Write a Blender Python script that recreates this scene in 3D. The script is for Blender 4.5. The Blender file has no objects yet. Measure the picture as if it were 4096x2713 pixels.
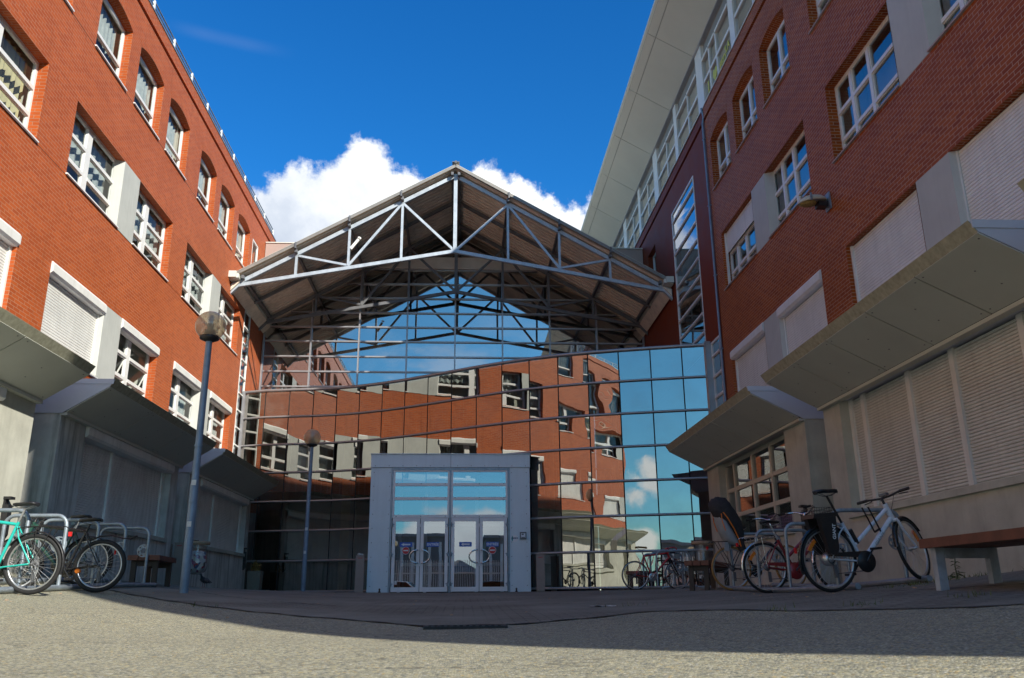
import bpy, bmesh, math, random
from mathutils import Vector, Matrix, noise as mnoise
random.seed(7)
R = math.radians
scene = bpy.context.scene
COL = scene.collection

# ---------------------------------------------------------------- camera, sky, sun, exposure
cam_data = bpy.data.cameras.new("camera")
cam = bpy.data.objects.new("camera", cam_data)
COL.objects.link(cam)
cam_data.sensor_width = 36.0
cam_data.lens = 29.79
cam_data.clip_start = 0.02
cam_data.clip_end = 2000.0
_yaw, _pitch, _roll = R(3.28), R(16.95), R(-0.45)
_f = Vector((math.sin(_yaw)*math.cos(_pitch), math.cos(_yaw)*math.cos(_pitch), math.sin(_pitch)))
_r0 = Vector((math.cos(_yaw), -math.sin(_yaw), 0)); _u0 = _r0.cross(_f)
_r = _r0*math.cos(_roll) + _u0*math.sin(_roll); _u = -_r0*math.sin(_roll) + _u0*math.cos(_roll)
cam.matrix_world = Matrix(((_r.x, _u.x, -_f.x, 0), (_r.y, _u.y, -_f.y, 0), (_r.z, _u.z, -_f.z, 0), (0, 0, 0, 1)))
cam_data.dof.use_dof = True
cam_data.dof.focus_distance = 18.0
cam_data.dof.aperture_fstop = 7.0
scene.camera = cam

SUN_H = Vector((-1.0, 1.3, 0.0))            # horizontal travel of the light
SUN_K = 0.95                                # drop per metre travelled along -X
sun_dir = Vector((-1.0, 1.3, -SUN_K)).normalized()
SUN_EL = math.asin(-sun_dir.z)
SUN_AZ = math.atan2(-sun_dir.x, -sun_dir.y)
sun_data = bpy.data.lights.new("sun", 'SUN')
sun_data.energy = 4.6
sun_data.angle = R(0.53)
sun_data.color = (1.0, 0.94, 0.83)
sun = bpy.data.objects.new("sun", sun_data)
COL.objects.link(sun)
sun.rotation_euler = sun_dir.to_track_quat('-Z', 'Y').to_euler()
sun.location = (30, -40, 40)

scene.view_settings.view_transform = 'Standard'
scene.view_settings.look = 'None'
scene.view_settings.gamma = 1.0
scene.view_settings.exposure = 0.55
scene.render.engine = 'CYCLES'
scene.cycles.use_denoising = True
scene.cycles.max_bounces = 10
scene.cycles.transparent_max_bounces = 16
scene.cycles.glossy_bounces = 6
scene.cycles.caustics_reflective = False
scene.cycles.caustics_refractive = False
scene.cycles.sample_clamp_indirect = 6.0

world = bpy.data.worlds.new("World")
scene.world = world
world.use_nodes = True


class NT:
    """small helper for building node trees"""
    def __init__(self, tree):
        self.t = tree; self.n = tree.nodes; self.l = tree.links
    def node(self, kind, ins=None, **kw):
        nd = self.n.new(kind)
        for k, v in kw.items():
            setattr(nd, k, v)
        if ins:
            for k, v in ins.items():
                s = nd.inputs[k]
                if isinstance(v, bpy.types.NodeSocket):
                    self.l.new(v, s)
                else:
                    s.default_value = v
        return nd
    def math(self, op, a, b=0.0, c=None, clamp=False):
        nd = self.n.new('ShaderNodeMath'); nd.operation = op; nd.use_clamp = clamp
        for i, v in enumerate((a, b) if c is None else (a, b, c)):
            if isinstance(v, bpy.types.NodeSocket):
                self.l.new(v, nd.inputs[i])
            else:
                nd.inputs[i].default_value = v
        return nd.outputs[0]
    def mix(self, fac, a, b, blend='MIX'):
        nd = self.n.new('ShaderNodeMix'); nd.data_type = 'RGBA'; nd.blend_type = blend
        for s, v in ((nd.inputs[0], fac), (nd.inputs[6], a), (nd.inputs[7], b)):
            if isinstance(v, bpy.types.NodeSocket):
                self.l.new(v, s)
            else:
                s.default_value = v if not isinstance(v, tuple) or len(v) == 4 else (*v, 1)
        return nd.outputs[2]
    def ramp(self, fac, stops, interp='LINEAR'):
        nd = self.n.new('ShaderNodeValToRGB'); nd.color_ramp.interpolation = interp
        self.l.new(fac, nd.inputs[0])
        el = nd.color_ramp.elements
        while len(el) > 1:
            el.remove(el[-1])
        el[0].position = stops[0][0]; el[0].color = (*stops[0][1], 1) if len(stops[0][1]) == 3 else stops[0][1]
        for p, c in stops[1:]:
            e = el.new(p); e.color = (*c, 1) if len(c) == 3 else c
        return nd.outputs[0]
    def mapr(self, v, a, b, c=0.0, d=1.0, smooth=True):
        nd = self.n.new('ShaderNodeMapRange')
        nd.interpolation_type = 'SMOOTHSTEP' if smooth else 'LINEAR'
        self.l.new(v, nd.inputs[0])
        for i, x in zip((1, 2, 3, 4), (a, b, c, d)):
            nd.inputs[i].default_value = x
        return nd.outputs[0]
    def noise(self, vec, scale, detail=4.0, rough=0.55, dist=0.0):
        nd = self.n.new('ShaderNodeTexNoise')
        if vec is not None:
            self.l.new(vec, nd.inputs['Vector'])
        nd.inputs['Scale'].default_value = scale; nd.inputs['Detail'].default_value = detail
        nd.inputs['Roughness'].default_value = rough; nd.inputs['Distortion'].default_value = dist
        return nd.outputs['Fac']


def build_sky():
    w = NT(world.node_tree)
    w.n.clear()
    out = w.node('ShaderNodeOutputWorld')
    sky = w.node('ShaderNodeTexSky')
    sky.sky_type = 'NISHITA'; sky.sun_disc = False
    sky.sun_elevation = SUN_EL; sky.sun_rotation = SUN_AZ
    sky.altitude = 300; sky.air_density = 1.0; sky.dust_density = 0.25; sky.ozone_density = 2.2
    hsv = w.node('ShaderNodeMix', data_type='RGBA', blend_type='MULTIPLY')
    hsv.inputs[0].default_value = 1.0; w.l.new(sky.outputs[0], hsv.inputs[6])
    tc = w.node('ShaderNodeTexCoord')
    nrm = w.node('ShaderNodeVectorMath', {0: tc.outputs['Generated']}, operation='NORMALIZE')
    d = nrm.outputs[0]
    sep = w.node('ShaderNodeSeparateXYZ', {0: d})
    az = w.math('ARCTAN2', sep.outputs[0], sep.outputs[1])
    el = w.math('ARCSINE', sep.outputs[2])
    tint = (w.ramp(el, [(0.0, (0.78, 0.93, 1.06)), (0.12, (0.62, 0.92, 1.12)), (0.30, (0.26, 0.88, 1.32)), (0.48, (0.13, 0.80, 1.40)), (0.8, (0.08, 0.72, 1.40))]))
    # the half of the sky round the sun is paler than the half opposite it
    w.l.new(w.mix(w.mapr(sep.outputs[1], 0.55, -0.25), tint, w.ramp(el, [(0.0, (0.37, 0.63, 0.70)), (0.10, (0.41, 0.84, 0.99)), (0.25, (0.44, 0.95, 1.15))])), hsv.inputs[7])
    # cumulus bank standing behind the entrance hall
    comb = w.node('ShaderNodeCombineXYZ', {0: az, 1: el, 2: 0.0})
    n1 = w.noise(comb.outputs[0], 26.0, 9.0, 0.62)
    n2 = w.noise(comb.outputs[0], 9.0, 3.0, 0.5)
    n3 = w.noise(comb.outputs[0], 60.0, 6.0, 0.6)
    blobs = [(-0.200, 0.425, 0.062), (-0.158, 0.452, 0.050), (-0.130, 0.478, 0.044), (-0.245, 0.415, 0.042),
             (-0.099, 0.451, 0.049), (-0.07, 0.44, 0.034), (-0.0435, 0.430, 0.050), (0.0286, 0.462, 0.040),
             (0.062, 0.452, 0.036), (0.101, 0.429, 0.036), (0.140, 0.432, 0.026), (0.174, 0.440, 0.026),
             (-0.21, 0.36, 0.06), (-0.1, 0.36, 0.09), (0.03, 0.37, 0.08), (0.14, 0.38, 0.05), (0.20, 0.40, 0.04)]
    backs = [(-0.340, 0.128, 0.024), (-0.322, 0.120, 0.018), (-0.360, 0.119, 0.018), (-0.24, 0.052, 0.020), (-0.30, 0.055, 0.022), (-0.35, 0.050, 0.024), (-0.42, 0.056, 0.022),
             (0.03, 0.085, 0.028), (-0.03, 0.070, 0.036), (0.09, 0.062, 0.030), (-0.10, 0.05, 0.03), (0.2, 0.08, 0.05), (-0.6, 0.10, 0.06), (0.5, 0.12, 0.07)]
    azb = w.math('ARCTAN2', sep.outputs[0], w.math('MULTIPLY', sep.outputs[1], -1.0))
    acb = None
    for a, e, r in backs:
        dx = w.math('MULTIPLY', w.math('SUBTRACT', azb, a), 0.80 / r)
        dy = w.math('MULTIPLY', w.math('SUBTRACT', el, e), 1.25 / r)
        q = w.math('SUBTRACT', 1.0, w.math('SQRT', w.math('ADD', w.math('MULTIPLY', dx, dx), w.math('MULTIPLY', dy, dy))))
        q = w.math('MULTIPLY', q, r / 0.05)
        acb = q if acb is None else w.math('SMOOTH_MAX', acb, q, 0.10)
    edb = w.math('ADD', acb, w.math('MULTIPLY', w.math('SUBTRACT', n1, 0.5), 1.0))
    denb = w.math('MULTIPLY', w.mapr(edb, 0.0, 0.30), w.mapr(sep.outputs[1], 0.0, -0.3))
    acc = None
    for a, e, r in blobs:
        dx = w.math('MULTIPLY', w.math('SUBTRACT', az, a), 0.92 / r)
        dy = w.math('MULTIPLY', w.math('SUBTRACT', el, e), 1.0 / r)
        q = w.math('SUBTRACT', 1.0, w.math('SQRT', w.math('ADD', w.math('MULTIPLY', dx, dx), w.math('MULTIPLY', dy, dy))))
        q = w.math('MULTIPLY', q, r / 0.05)
        acc = q if acc is None else w.math('SMOOTH_MAX', acc, q, 0.12)
    edge = w.math('ADD', acc, w.math('MULTIPLY', w.math('SUBTRACT', n1, 0.5), 1.15))
    edge = w.math('ADD', edge, w.math('MULTIPLY', w.math('SUBTRACT', n3, 0.5), 0.30))
    dens = w.mapr(edge, -0.02, 0.26)
    # shading inside the cloud: bright heads, grey bellies
    bel = w.mapr(el, 0.36, 0.47)
    shade = w.math('ADD', w.math('MULTIPLY', bel, 0.42), w.math('MULTIPLY', n2, 0.62), clamp=True)
    lowaz = w.mapr(az, -0.27, -0.06)
    shade = w.math('ADD', w.math('MULTIPLY', shade, 0.74), w.math('MULTIPLY', lowaz, 0.26), clamp=True)
    shade = w.math('ADD', shade, w.math('MULTIPLY', w.math('SUBTRACT', n1, 0.5), 0.5), clamp=True)
    ccol = w.ramp(shade, [(0.0, (3.1, 3.7, 4.8)), (0.45, (5.2, 5.7, 6.5)), (0.78, (8.2, 8.35, 8.5)), (1.0, (10.2, 10.1, 9.9))])
    # broken low cloud elsewhere (seen in the reflections)
    sc = w.node('ShaderNodeVectorMath', {0: d, 1: (1.0, 1.0, 2.6)}, operation='MULTIPLY')
    m1 = w.noise(sc.outputs[0], 3.4, 8.0, 0.6)
    band = w.math('MULTIPLY', w.mapr(el, 0.01, 0.05), w.mapr(el, 0.36, 0.13))
    back = w.mapr(sep.outputs[1], 0.05, -0.25)
    m = w.math('MULTIPLY', w.math('MULTIPLY', w.mapr(m1, 0.56, 0.66), band), back)
    col = w.mix(m, hsv.outputs[2], (7.2, 7.3, 7.5, 1))
    col = w.mix(w.math('MULTIPLY', denb, 0.85), col, (8.2, 8.3, 8.4, 1))
    # thin contrail-like wisp, upper left
    wl = w.math('SUBTRACT', el, w.math('ADD', w.math('MULTIPLY', az, -0.02), 0.598))
    wisp = w.math('MULTIPLY', w.mapr(w.math('ABSOLUTE', wl), 0.010, 0.0), w.math('MULTIPLY', w.mapr(az, -0.40, -0.34), w.mapr(az, -0.22, -0.3)))
    wisp = w.math('MULTIPLY', wisp, w.math('MULTIPLY', n2, 0.06))
    col = w.mix(wisp, col, (7, 7, 7, 1))
    front = w.math('MULTIPLY', dens, w.mapr(sep.outputs[1], 0.0, 0.3))
    col = w.mix(front, col, ccol)
    bg = w.node('ShaderNodeBackground', {'Color': col, 'Strength': 0.098})
    w.l.new(bg.outputs[0], out.inputs[0])


build_sky()

# ---------------------------------------------------------------- materials
MATS = {}


def newmat(name):
    m = bpy.data.materials.new(name); m.use_nodes = True
    t = NT(m.node_tree); t.n.clear()
    out = t.node('ShaderNodeOutputMaterial')
    MATS[name] = m
    return m, t, out


def pbr(name, col, rough=0.5, metal=0.0, var=0.12, scale=6.0, bump=0.0, bscale=40.0, spec=0.5, streak=0.0, coord='Object', coat=0.0):
    m, t, out = newmat(name)
    tc = t.node('ShaderNodeTexCoord')
    v = tc.outputs[coord]
    n = t.noise(v, scale, 5.0, 0.6)
    dark = tuple(c*(1-var) for c in col); light = tuple(min(1, c*(1+var)) for c in col)
    c = t.ramp(n, [(0.3, dark), (0.7, light)])
    if streak:
        mp = t.node('ShaderNodeMapping', {0: v, 'Scale': (2.5, 2.5, 0.18)})
        sn = t.noise(mp.outputs[0], 3.0, 6.0, 0.65)
        c = t.mix(t.math('MULTIPLY', t.mapr(sn, 0.45, 0.72), streak), c, (col[0]*0.35, col[1]*0.36, col[2]*0.33), 'MIX')
    p = t.node('ShaderNodeBsdfPrincipled', {'Base Color': c, 'Roughness': rough, 'Metallic': metal, 'Specular IOR Level': spec, 'Coat Weight': coat})
    rn = t.math('ADD', t.math('MULTIPLY', t.math('SUBTRACT', n, 0.5), 0.25), rough, clamp=True)
    t.l.new(rn, p.inputs['Roughness'])
    if bump:
        bn = t.noise(v, bscale, 4.0, 0.6)
        b = t.node('ShaderNodeBump', {'Height': bn, 'Strength': 1.0, 'Distance': bump})
        t.l.new(b.outputs[0], p.inputs['Normal'])
    t.l.new(p.outputs[0], out.inputs[0])
    return m


def brick_mat(name, c1, c2, mortar, rough=0.55):
    m, t, out = newmat(name)
    uv = t.node('ShaderNodeUVMap', uv_map='UVMap')
    v = uv.outputs[0]
    b = t.node('ShaderNodeTexBrick', {'Vector': v, 'Color1': (*c1, 1), 'Color2': (*c2, 1), 'Mortar': (*mortar, 1), 'Scale': 1.0,
               'Mortar Size': 0.0062, 'Mortar Smooth': 0.25, 'Bias': 0.0, 'Brick Width': 0.224, 'Row Height': 0.071})
    b.offset = 0.5; b.squash = 1.0
    n = t.noise(v, 0.55, 5.0, 0.6)
    n2 = t.noise(v, 9.0, 3.0, 0.6)
    c = t.mix(t.mapr(n, 0.35, 0.7, 0.0, 0.28), b.outputs[0], (c1[0]*0.62, c1[1]*0.62, c1[2]*0.66))
    c = t.mix(t.math('MULTIPLY', n2, 0.22), c, (c2[0]*1.12, c2[1]*1.1, c2[2]*1.1))
    ms = t.node('ShaderNodeMapping', {0: v, 'Scale': (2.2, 0.16, 1.0)})
    sn = t.noise(ms.outputs[0], 1.6, 6.0, 0.68)
    c = t.mix(t.mapr(sn, 0.52, 0.74, 0.0, 0.30), c, (c1[0]*0.42, c1[1]*0.5, c1[2]*0.7))
    p = t.node('ShaderNodeBsdfPrincipled', {'Base Color': c, 'Roughness': rough, 'Specular IOR Level': 0.18})
    bp = t.node('ShaderNodeBump', {'Height': b.outputs[1], 'Strength': 0.8, 'Distance': 0.006}, invert=True)
    t.l.new(bp.outputs[0], p.inputs['Normal'])
    t.l.new(p.outputs[0], out.inputs[0])
    return m


def schlick(t):
    # reflectance of thin sheet glass, the same from either side
    ge = t.node('ShaderNodeNewGeometry')
    dt = t.node('ShaderNodeVectorMath', {0: ge.outputs['Incoming'], 1: ge.outputs['Normal']}, operation='DOT_PRODUCT')
    c = t.math('SUBTRACT', 1.0, t.math('ABSOLUTE', dt.outputs['Value']), clamp=True)
    return t.math('ADD', t.math('MULTIPLY', t.math('POWER', c, 5.0), 0.92), 0.06)


def glass_mat(name, base, gain, tint, refl=(0.95, 0.97, 1.0), wob=0.0, wscale=1.0, rough=0.0, dirt=0.0):
    """sheet glass: fixed base reflectance + fresnel gain, the rest tinted see-through"""
    m, t, out = newmat(name)
    fac = t.math('ADD', t.math('MULTIPLY', schlick(t), gain), base, clamp=True)
    tr = t.node('ShaderNodeBsdfTransparent', {'Color': (*tint, 1)})
    gl = t.node('ShaderNodeBsdfGlossy', {'Color': (*refl, 1), 'Roughness': rough})
    if wob:
        tc = t.node('ShaderNodeTexCoord')
        n = t.noise(tc.outputs['Object'], wscale, 1.5, 0.45)
        b = t.node('ShaderNodeBump', {'Height': n, 'Strength': 1.0, 'Distance': wob})
        t.l.new(b.outputs[0], gl.inputs['Normal'])
    mx = t.node('ShaderNodeMixShader', {0: fac, 1: tr.outputs[0], 2: gl.outputs[0]})
    last = mx.outputs[0]
    if dirt:
        tc2 = t.node('ShaderNodeTexCoord')
        dn = t.noise(tc2.outputs['Object'], 0.9, 6.0, 0.65)
        df = t.node('ShaderNodeBsdfDiffuse', {'Color': (0.4, 0.38, 0.33, 1)})
        mx2 = t.node('ShaderNodeMixShader', {0: t.math('MULTIPLY', t.mapr(dn, 0.4, 0.75), dirt), 1: last, 2: df.outputs[0]})
        last = mx2.outputs[0]
    t.l.new(last, out.inputs[0])
    return m


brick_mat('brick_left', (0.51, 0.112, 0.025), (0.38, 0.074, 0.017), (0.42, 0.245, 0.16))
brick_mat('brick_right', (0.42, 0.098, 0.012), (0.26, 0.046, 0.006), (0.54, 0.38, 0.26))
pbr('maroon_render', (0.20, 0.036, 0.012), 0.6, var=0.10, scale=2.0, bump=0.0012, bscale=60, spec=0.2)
pbr('white_frame', (0.80, 0.80, 0.77), 0.35, var=0.05, scale=3.0)
pbr('cream_frame', (0.62, 0.58, 0.47), 0.4, var=0.08, scale=3.0)
pbr('concrete', (0.52, 0.525, 0.455), 0.85, var=0.14, scale=2.2, bump=0.004, bscale=70, streak=0.16, spec=0.25)
pbr('concrete_dirty', (0.60, 0.605, 0.57), 0.9, var=0.22, scale=1.6, bump=0.004, bscale=70, streak=0.75, spec=0.2)
pbr('precast_panel', (0.50, 0.515, 0.48), 0.7, var=0.07, scale=1.4, bump=0.001, bscale=90, streak=0.10, spec=0.3)
pbr('shutter_white', (0.78, 0.78, 0.74), 0.45, var=0.07, scale=2.0, streak=0.12)
pbr('shutter_grey', (0.84, 0.85, 0.83), 0.45, var=0.10, scale=2.0, streak=0.22)
pbr('shutter_beige', (0.67, 0.67, 0.62), 0.45, var=0.09, scale=2.0, streak=0.18)
pbr('awning_panel', (0.58, 0.60, 0.53), 0.5, var=0.05, scale=1.2)
pbr('awning_side', (0.58, 0.62, 0.70), 0.4, var=0.05, scale=1.2)
pbr('awning_edge', (0.40, 0.40, 0.30), 0.75, var=0.22, scale=14.0, streak=0.35)
pbr('dark_gap', (0.02, 0.02, 0.02), 0.9, var=0.1)
pbr('galvanised', (0.29, 0.34, 0.39), 0.45, metal=0.5, var=0.25, scale=9.0, bump=0.0008, bscale=60)
pbr('truss_steel', (0.46, 0.52, 0.58), 0.5, metal=0.25, var=0.14, scale=5.0, streak=0.2)
pbr('dark_steel', (0.15, 0.155, 0.165), 0.5, metal=0.2, var=0.2, scale=5.0)
pbr('roof_sheet', (0.80, 0.70, 0.57), 0.55, var=0.16, scale=1.3, streak=0.3)
pbr('mullion', (0.42, 0.41, 0.42), 0.35, metal=0.5, var=0.08, scale=4.0)
pbr('black_rubber', (0.016, 0.016, 0.017), 0.75, var=0.3, scale=30.0, bump=0.002, bscale=160)
pbr('black_plastic', (0.018, 0.018, 0.02), 0.4, var=0.2, scale=20.0)
pbr('black_paint', (0.014, 0.014, 0.016), 0.25, var=0.2, scale=20.0, coat=0.4)
pbr('tan_rubber', (0.36, 0.19, 0.06), 0.7, var=0.2, scale=30.0)
pbr('chrome', (0.72, 0.73, 0.75), 0.18, metal=1.0, var=0.08, scale=12.0)
pbr('alloy', (0.56, 0.57, 0.58), 0.35, metal=0.85, var=0.12, scale=18.0)
pbr('teal_paint', (0.02, 0.50, 0.43), 0.28, var=0.10, scale=10.0, coat=0.5)
pbr('white_paint', (0.72, 0.76, 0.84), 0.28, var=0.08, scale=10.0, coat=0.5)
pbr('red_paint', (0.55, 0.025, 0.03), 0.28, var=0.15, scale=10.0, coat=0.5)
pbr('dark_red_paint', (0.26, 0.018, 0.022), 0.3, var=0.15, scale=10.0, coat=0.4)
pbr('green_paint', (0.02, 0.075, 0.055), 0.35, var=0.15, scale=10.0)
pbr('brown_leather', (0.33, 0.19, 0.05), 0.5, var=0.2, scale=12.0)
pbr('orange_plastic', (0.85, 0.22, 0.02), 0.3, var=0.15, scale=30.0)
pbr('red_plastic', (0.65, 0.02, 0.02), 0.25, var=0.15, scale=30.0)
pbr('grey_plastic', (0.34, 0.35, 0.37), 0.5, var=0.1, scale=10.0)
pbr('black_cloth', (0.030, 0.027, 0.030), 0.85, var=0.35, scale=14.0, bump=0.012, bscale=14)
pbr('purple_wire', (0.26, 0.15, 0.24), 0.45, var=0.1)
pbr('yellow_paint', (0.75, 0.55, 0.03), 0.5, var=0.1)
pbr('letter_yellow', (0.62, 0.60, 0.10), 0.6, var=0.08)
pbr('bench_wood', (0.17, 0.066, 0.040), 0.6, var=0.30, scale=5.0, bump=0.002, bscale=50)
pbr('bench_leg_dark', (0.045, 0.036, 0.030), 0.6, var=0.2, scale=9.0)
pbr('bench_leg_pale', (0.40, 0.45, 0.50), 0.6, metal=0.1, var=0.25, scale=7.0, streak=0.3)
pbr('post_beige', (0.36, 0.29, 0.25), 0.6, var=0.08, scale=4.0)
pbr('pebble_concrete', (0.27, 0.23, 0.18), 0.9, var=0.45, scale=60.0, bump=0.01, bscale=70)
pbr('sign_blue', (0.030, 0.12, 0.55), 0.4, var=0.04)
pbr('sign_white', (0.85, 0.87, 0.90), 0.4, var=0.03)
pbr('sign_red', (0.62, 0.025, 0.03), 0.4, var=0.04)
pbr('sign_teal', (0.02, 0.32, 0.36), 0.4, var=0.04)
pbr('sign_navy', (0.02, 0.05, 0.14), 0.4, var=0.04)
pbr('portal_panel', (0.76, 0.86, 0.92), 0.40, metal=0.0, var=0.05, scale=1.2, streak=0.08)
pbr('door_frame', (0.92, 0.92, 0.93), 0.38, var=0.05, scale=3.0)
pbr('ring_tan', (0.42, 0.29, 0.19), 0.75, var=0.2, scale=14.0)
pbr('verge_grey', (0.27, 0.255, 0.235), 0.5, metal=0.2, var=0.15, scale=3.0)
pbr('lintel_grey', (0.72, 0.68, 0.62), 0.6, var=0.1, scale=2.0)
pbr('interior', (0.50, 0.51, 0.46), 0.9, var=0.25, scale=0.8)
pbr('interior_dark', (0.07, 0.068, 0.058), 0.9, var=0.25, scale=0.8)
pbr('roof_grey', (0.30, 0.30, 0.30), 0.8, var=0.15, scale=2.0)
pbr('soffit_white', (0.66, 0.68, 0.61), 0.5, var=0.04, scale=0.8)
pbr('parapet_pink', (0.42, 0.32, 0.28), 0.7, var=0.06, scale=1.0)
pbr('blind_grey', (0.27, 0.27, 0.255), 0.75, var=0.08, scale=1.5)
pbr('lace', (0.34, 0.37, 0.37), 0.9, var=0.18, scale=7.0)
pbr('curtain_cream', (0.42, 0.38, 0.23), 0.9, var=0.15, scale=5.0)
pbr('leaf_green', (0.06, 0.10, 0.03), 0.6, var=0.4, scale=30.0)
pbr('grass_green', (0.10, 0.13, 0.03), 0.7, var=0.4, scale=30.0)
pbr('leaf_ochre', (0.36, 0.24, 0.07), 0.7, var=0.4, scale=30.0)
pbr('pigeon_grey', (0.045, 0.047, 0.055), 0.6, var=0.5, scale=40.0)
pbr('pigeon_leg', (0.30, 0.07, 0.06), 0.6, var=0.2)
pbr('paper', (0.70, 0.70, 0.68), 0.8, var=0.1, scale=20.0)
pbr('iron_grate', (0.035, 0.033, 0.033), 0.6, metal=0.4, var=0.3, scale=20.0)
pbr('car_silver', (0.60, 0.61, 0.62), 0.35, metal=0.0, var=0.05, coat=0.6)
pbr('car_black', (0.02, 0.021, 0.025), 0.2, var=0.05, coat=0.6)
pbr('far_wall', (0.17, 0.175, 0.17), 0.7, var=0.2, scale=0.6)
pbr('far_roof', (0.36, 0.34, 0.30), 0.7, var=0.15, scale=0.6)
pbr('fence_white', (0.74, 0.75, 0.73), 0.5, var=0.05)
pbr('lamp_blue', (0.22, 0.29, 0.38), 0.5, metal=0.2, var=0.16, scale=7.0, streak=0.2)

glass_mat('left_window_glass', 0.015, 0.55, (0.90, 0.93, 0.91), wob=0.0006, wscale=1.1)
glass_mat('window_glass', 0.10, 1.5, (0.80, 0.84, 0.82), wob=0.0006, wscale=1.1)
glass_mat('bay_glass', 0.22, 1.3, (0.5, 0.52, 0.48), wob=0.0008, wscale=1.1)
glass_mat('curtain_glass', 0.53, 0.5, (0.36, 0.34, 0.27), refl=(0.80, 0.79, 0.74), wob=0.0034, wscale=1.0, dirt=0.16)
glass_mat('gable_glass', 0.44, 0.7, (0.42, 0.44, 0.42), refl=(0.92, 0.94, 0.95), wob=0.0005, wscale=0.8, dirt=0.06)
glass_mat('door_glass', 0.30, 0.6, (0.55, 0.58, 0.56), refl=(0.82, 0.93, 1.0), wob=0.0005, wscale=1.2)
glass_mat('car_glass', 0.0, 0.5, (0.1, 0.1, 0.1))
glass_mat('bag_film', 0.05, 0.5, (0.86, 0.86, 0.86), rough=0.25)


def globe_mat():
    m, t, out = newmat('globe_glass')
    tc = t.node('ShaderNodeTexCoord')
    n = t.noise(tc.outputs['Object'], 5.0, 5.0, 0.6)
    tr = t.node('ShaderNodeBsdfTransparent', {'Color': (0.95, 0.86, 0.70, 1)})
    df = t.node('ShaderNodeBsdfTranslucent', {'Color': (0.92, 0.78, 0.56, 1)})
    dd = t.node('ShaderNodeBsdfDiffuse', {'Color': (0.90, 0.76, 0.55, 1)})
    ds = t.node('ShaderNodeMixShader', {0: 0.45, 1: df.outputs[0], 2: dd.outputs[0]})
    a = t.node('ShaderNodeMixShader', {0: t.mapr(n, 0.3, 0.75, 0.44, 0.62), 1: tr.outputs[0], 2: ds.outputs[0]})
    gl = t.node('ShaderNodeBsdfGlossy', {'Color': (1, 1, 1, 1), 'Roughness': 0.03})
    b = t.node('ShaderNodeMixShader', {0: t.math('MULTIPLY', schlick(t), 0.9), 1: a.outputs[0], 2: gl.outputs[0]})
    t.l.new(b.outputs[0], out.inputs[0])


globe_mat()


def ground_mat():
    m, t, out = newmat('aggregate_asphalt')
    tc = t.node('ShaderNodeTexCoord'); v = tc.outputs['Object']
    vo = t.node('ShaderNodeTexVoronoi', {'Vector': v, 'Scale': 95.0}); vo.feature = 'F1'
    sp = t.node('ShaderNodeSeparateColor', {0: vo.outputs['Color']})
    c = t.ramp(sp.outputs[0], [(0.0, (0.11, 0.125, 0.12)), (0.26, (0.24, 0.245, 0.20)), (0.48, (0.46, 0.43, 0.27)), (0.72, (0.55, 0.515, 0.36)), (0.9, (0.64, 0.625, 0.53)), (0.965, (0.66, 0.44, 0.12)), (0.99, (0.7, 0.7, 0.66))], 'CONSTANT')
    vo2 = t.node('ShaderNodeTexVoronoi', {'Vector': v, 'Scale': 36.0})
    sp2 = t.node('ShaderNodeSeparateColor', {0: vo2.outputs['Color']})
    c = t.mix(t.math('MULTIPLY', sp2.outputs[1], 0.40), c, t.ramp(sp2.outputs[0], [(0.0, (0.14, 0.155, 0.15)), (0.5, (0.40, 0.375, 0.25)), (1.0, (0.58, 0.55, 0.40))]))
    big = t.noise(v, 0.7, 6.0, 0.6)
    st = t.noise(v, 2.6, 7.0, 0.7, 1.2)
    c = t.mix(t.mapr(st, 0.60, 0.72, 0.0, 0.45), c, (0.13, 0.13, 0.115))
    ck = t.node('ShaderNodeTexVoronoi', {'Vector': t.node('ShaderNodeVectorMath', {0: v, 1: t.node('ShaderNodeTexNoise', {'Vector': v, 'Scale': 1.5, 'Detail': 5.0}).outputs['Color']}, operation='ADD').outputs[0], 'Scale': 0.45}); ck.feature = 'DISTANCE_TO_EDGE'
    c = t.mix(t.mapr(ck.outputs['Distance'], 0.0, 0.006, 0.7, 0.0), c, (0.06, 0.058, 0.05))
    c = t.mix(t.mapr(big, 0.35, 0.7, 0.0, 0.25), c, (0.24, 0.235, 0.185))
    gap = t.mapr(vo.outputs['Distance'], 0.4, 0.8, 0.0, 0.5)
    c = t.mix(gap, c, (0.16, 0.15, 0.12))
    p = t.node('ShaderNodeBsdfPrincipled', {'Base Color': c, 'Roughness': 0.8, 'Specular IOR Level': 0.35})
    hh = t.math('SUBTRACT', 1.0, vo.outputs['Distance'])
    b = t.node('ShaderNodeBump', {'Height': hh, 'Strength': 0.9, 'Distance': 0.004})
    b2 = t.node('ShaderNodeBump', {'Height': t.noise(v, 3.0, 5.0, 0.6), 'Strength': 0.6, 'Distance': 0.02, 'Normal': b.outputs[0]})
    t.l.new(b2.outputs[0], p.inputs['Normal'])
    t.l.new(p.outputs[0], out.inputs[0])


ground_mat()


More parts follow.
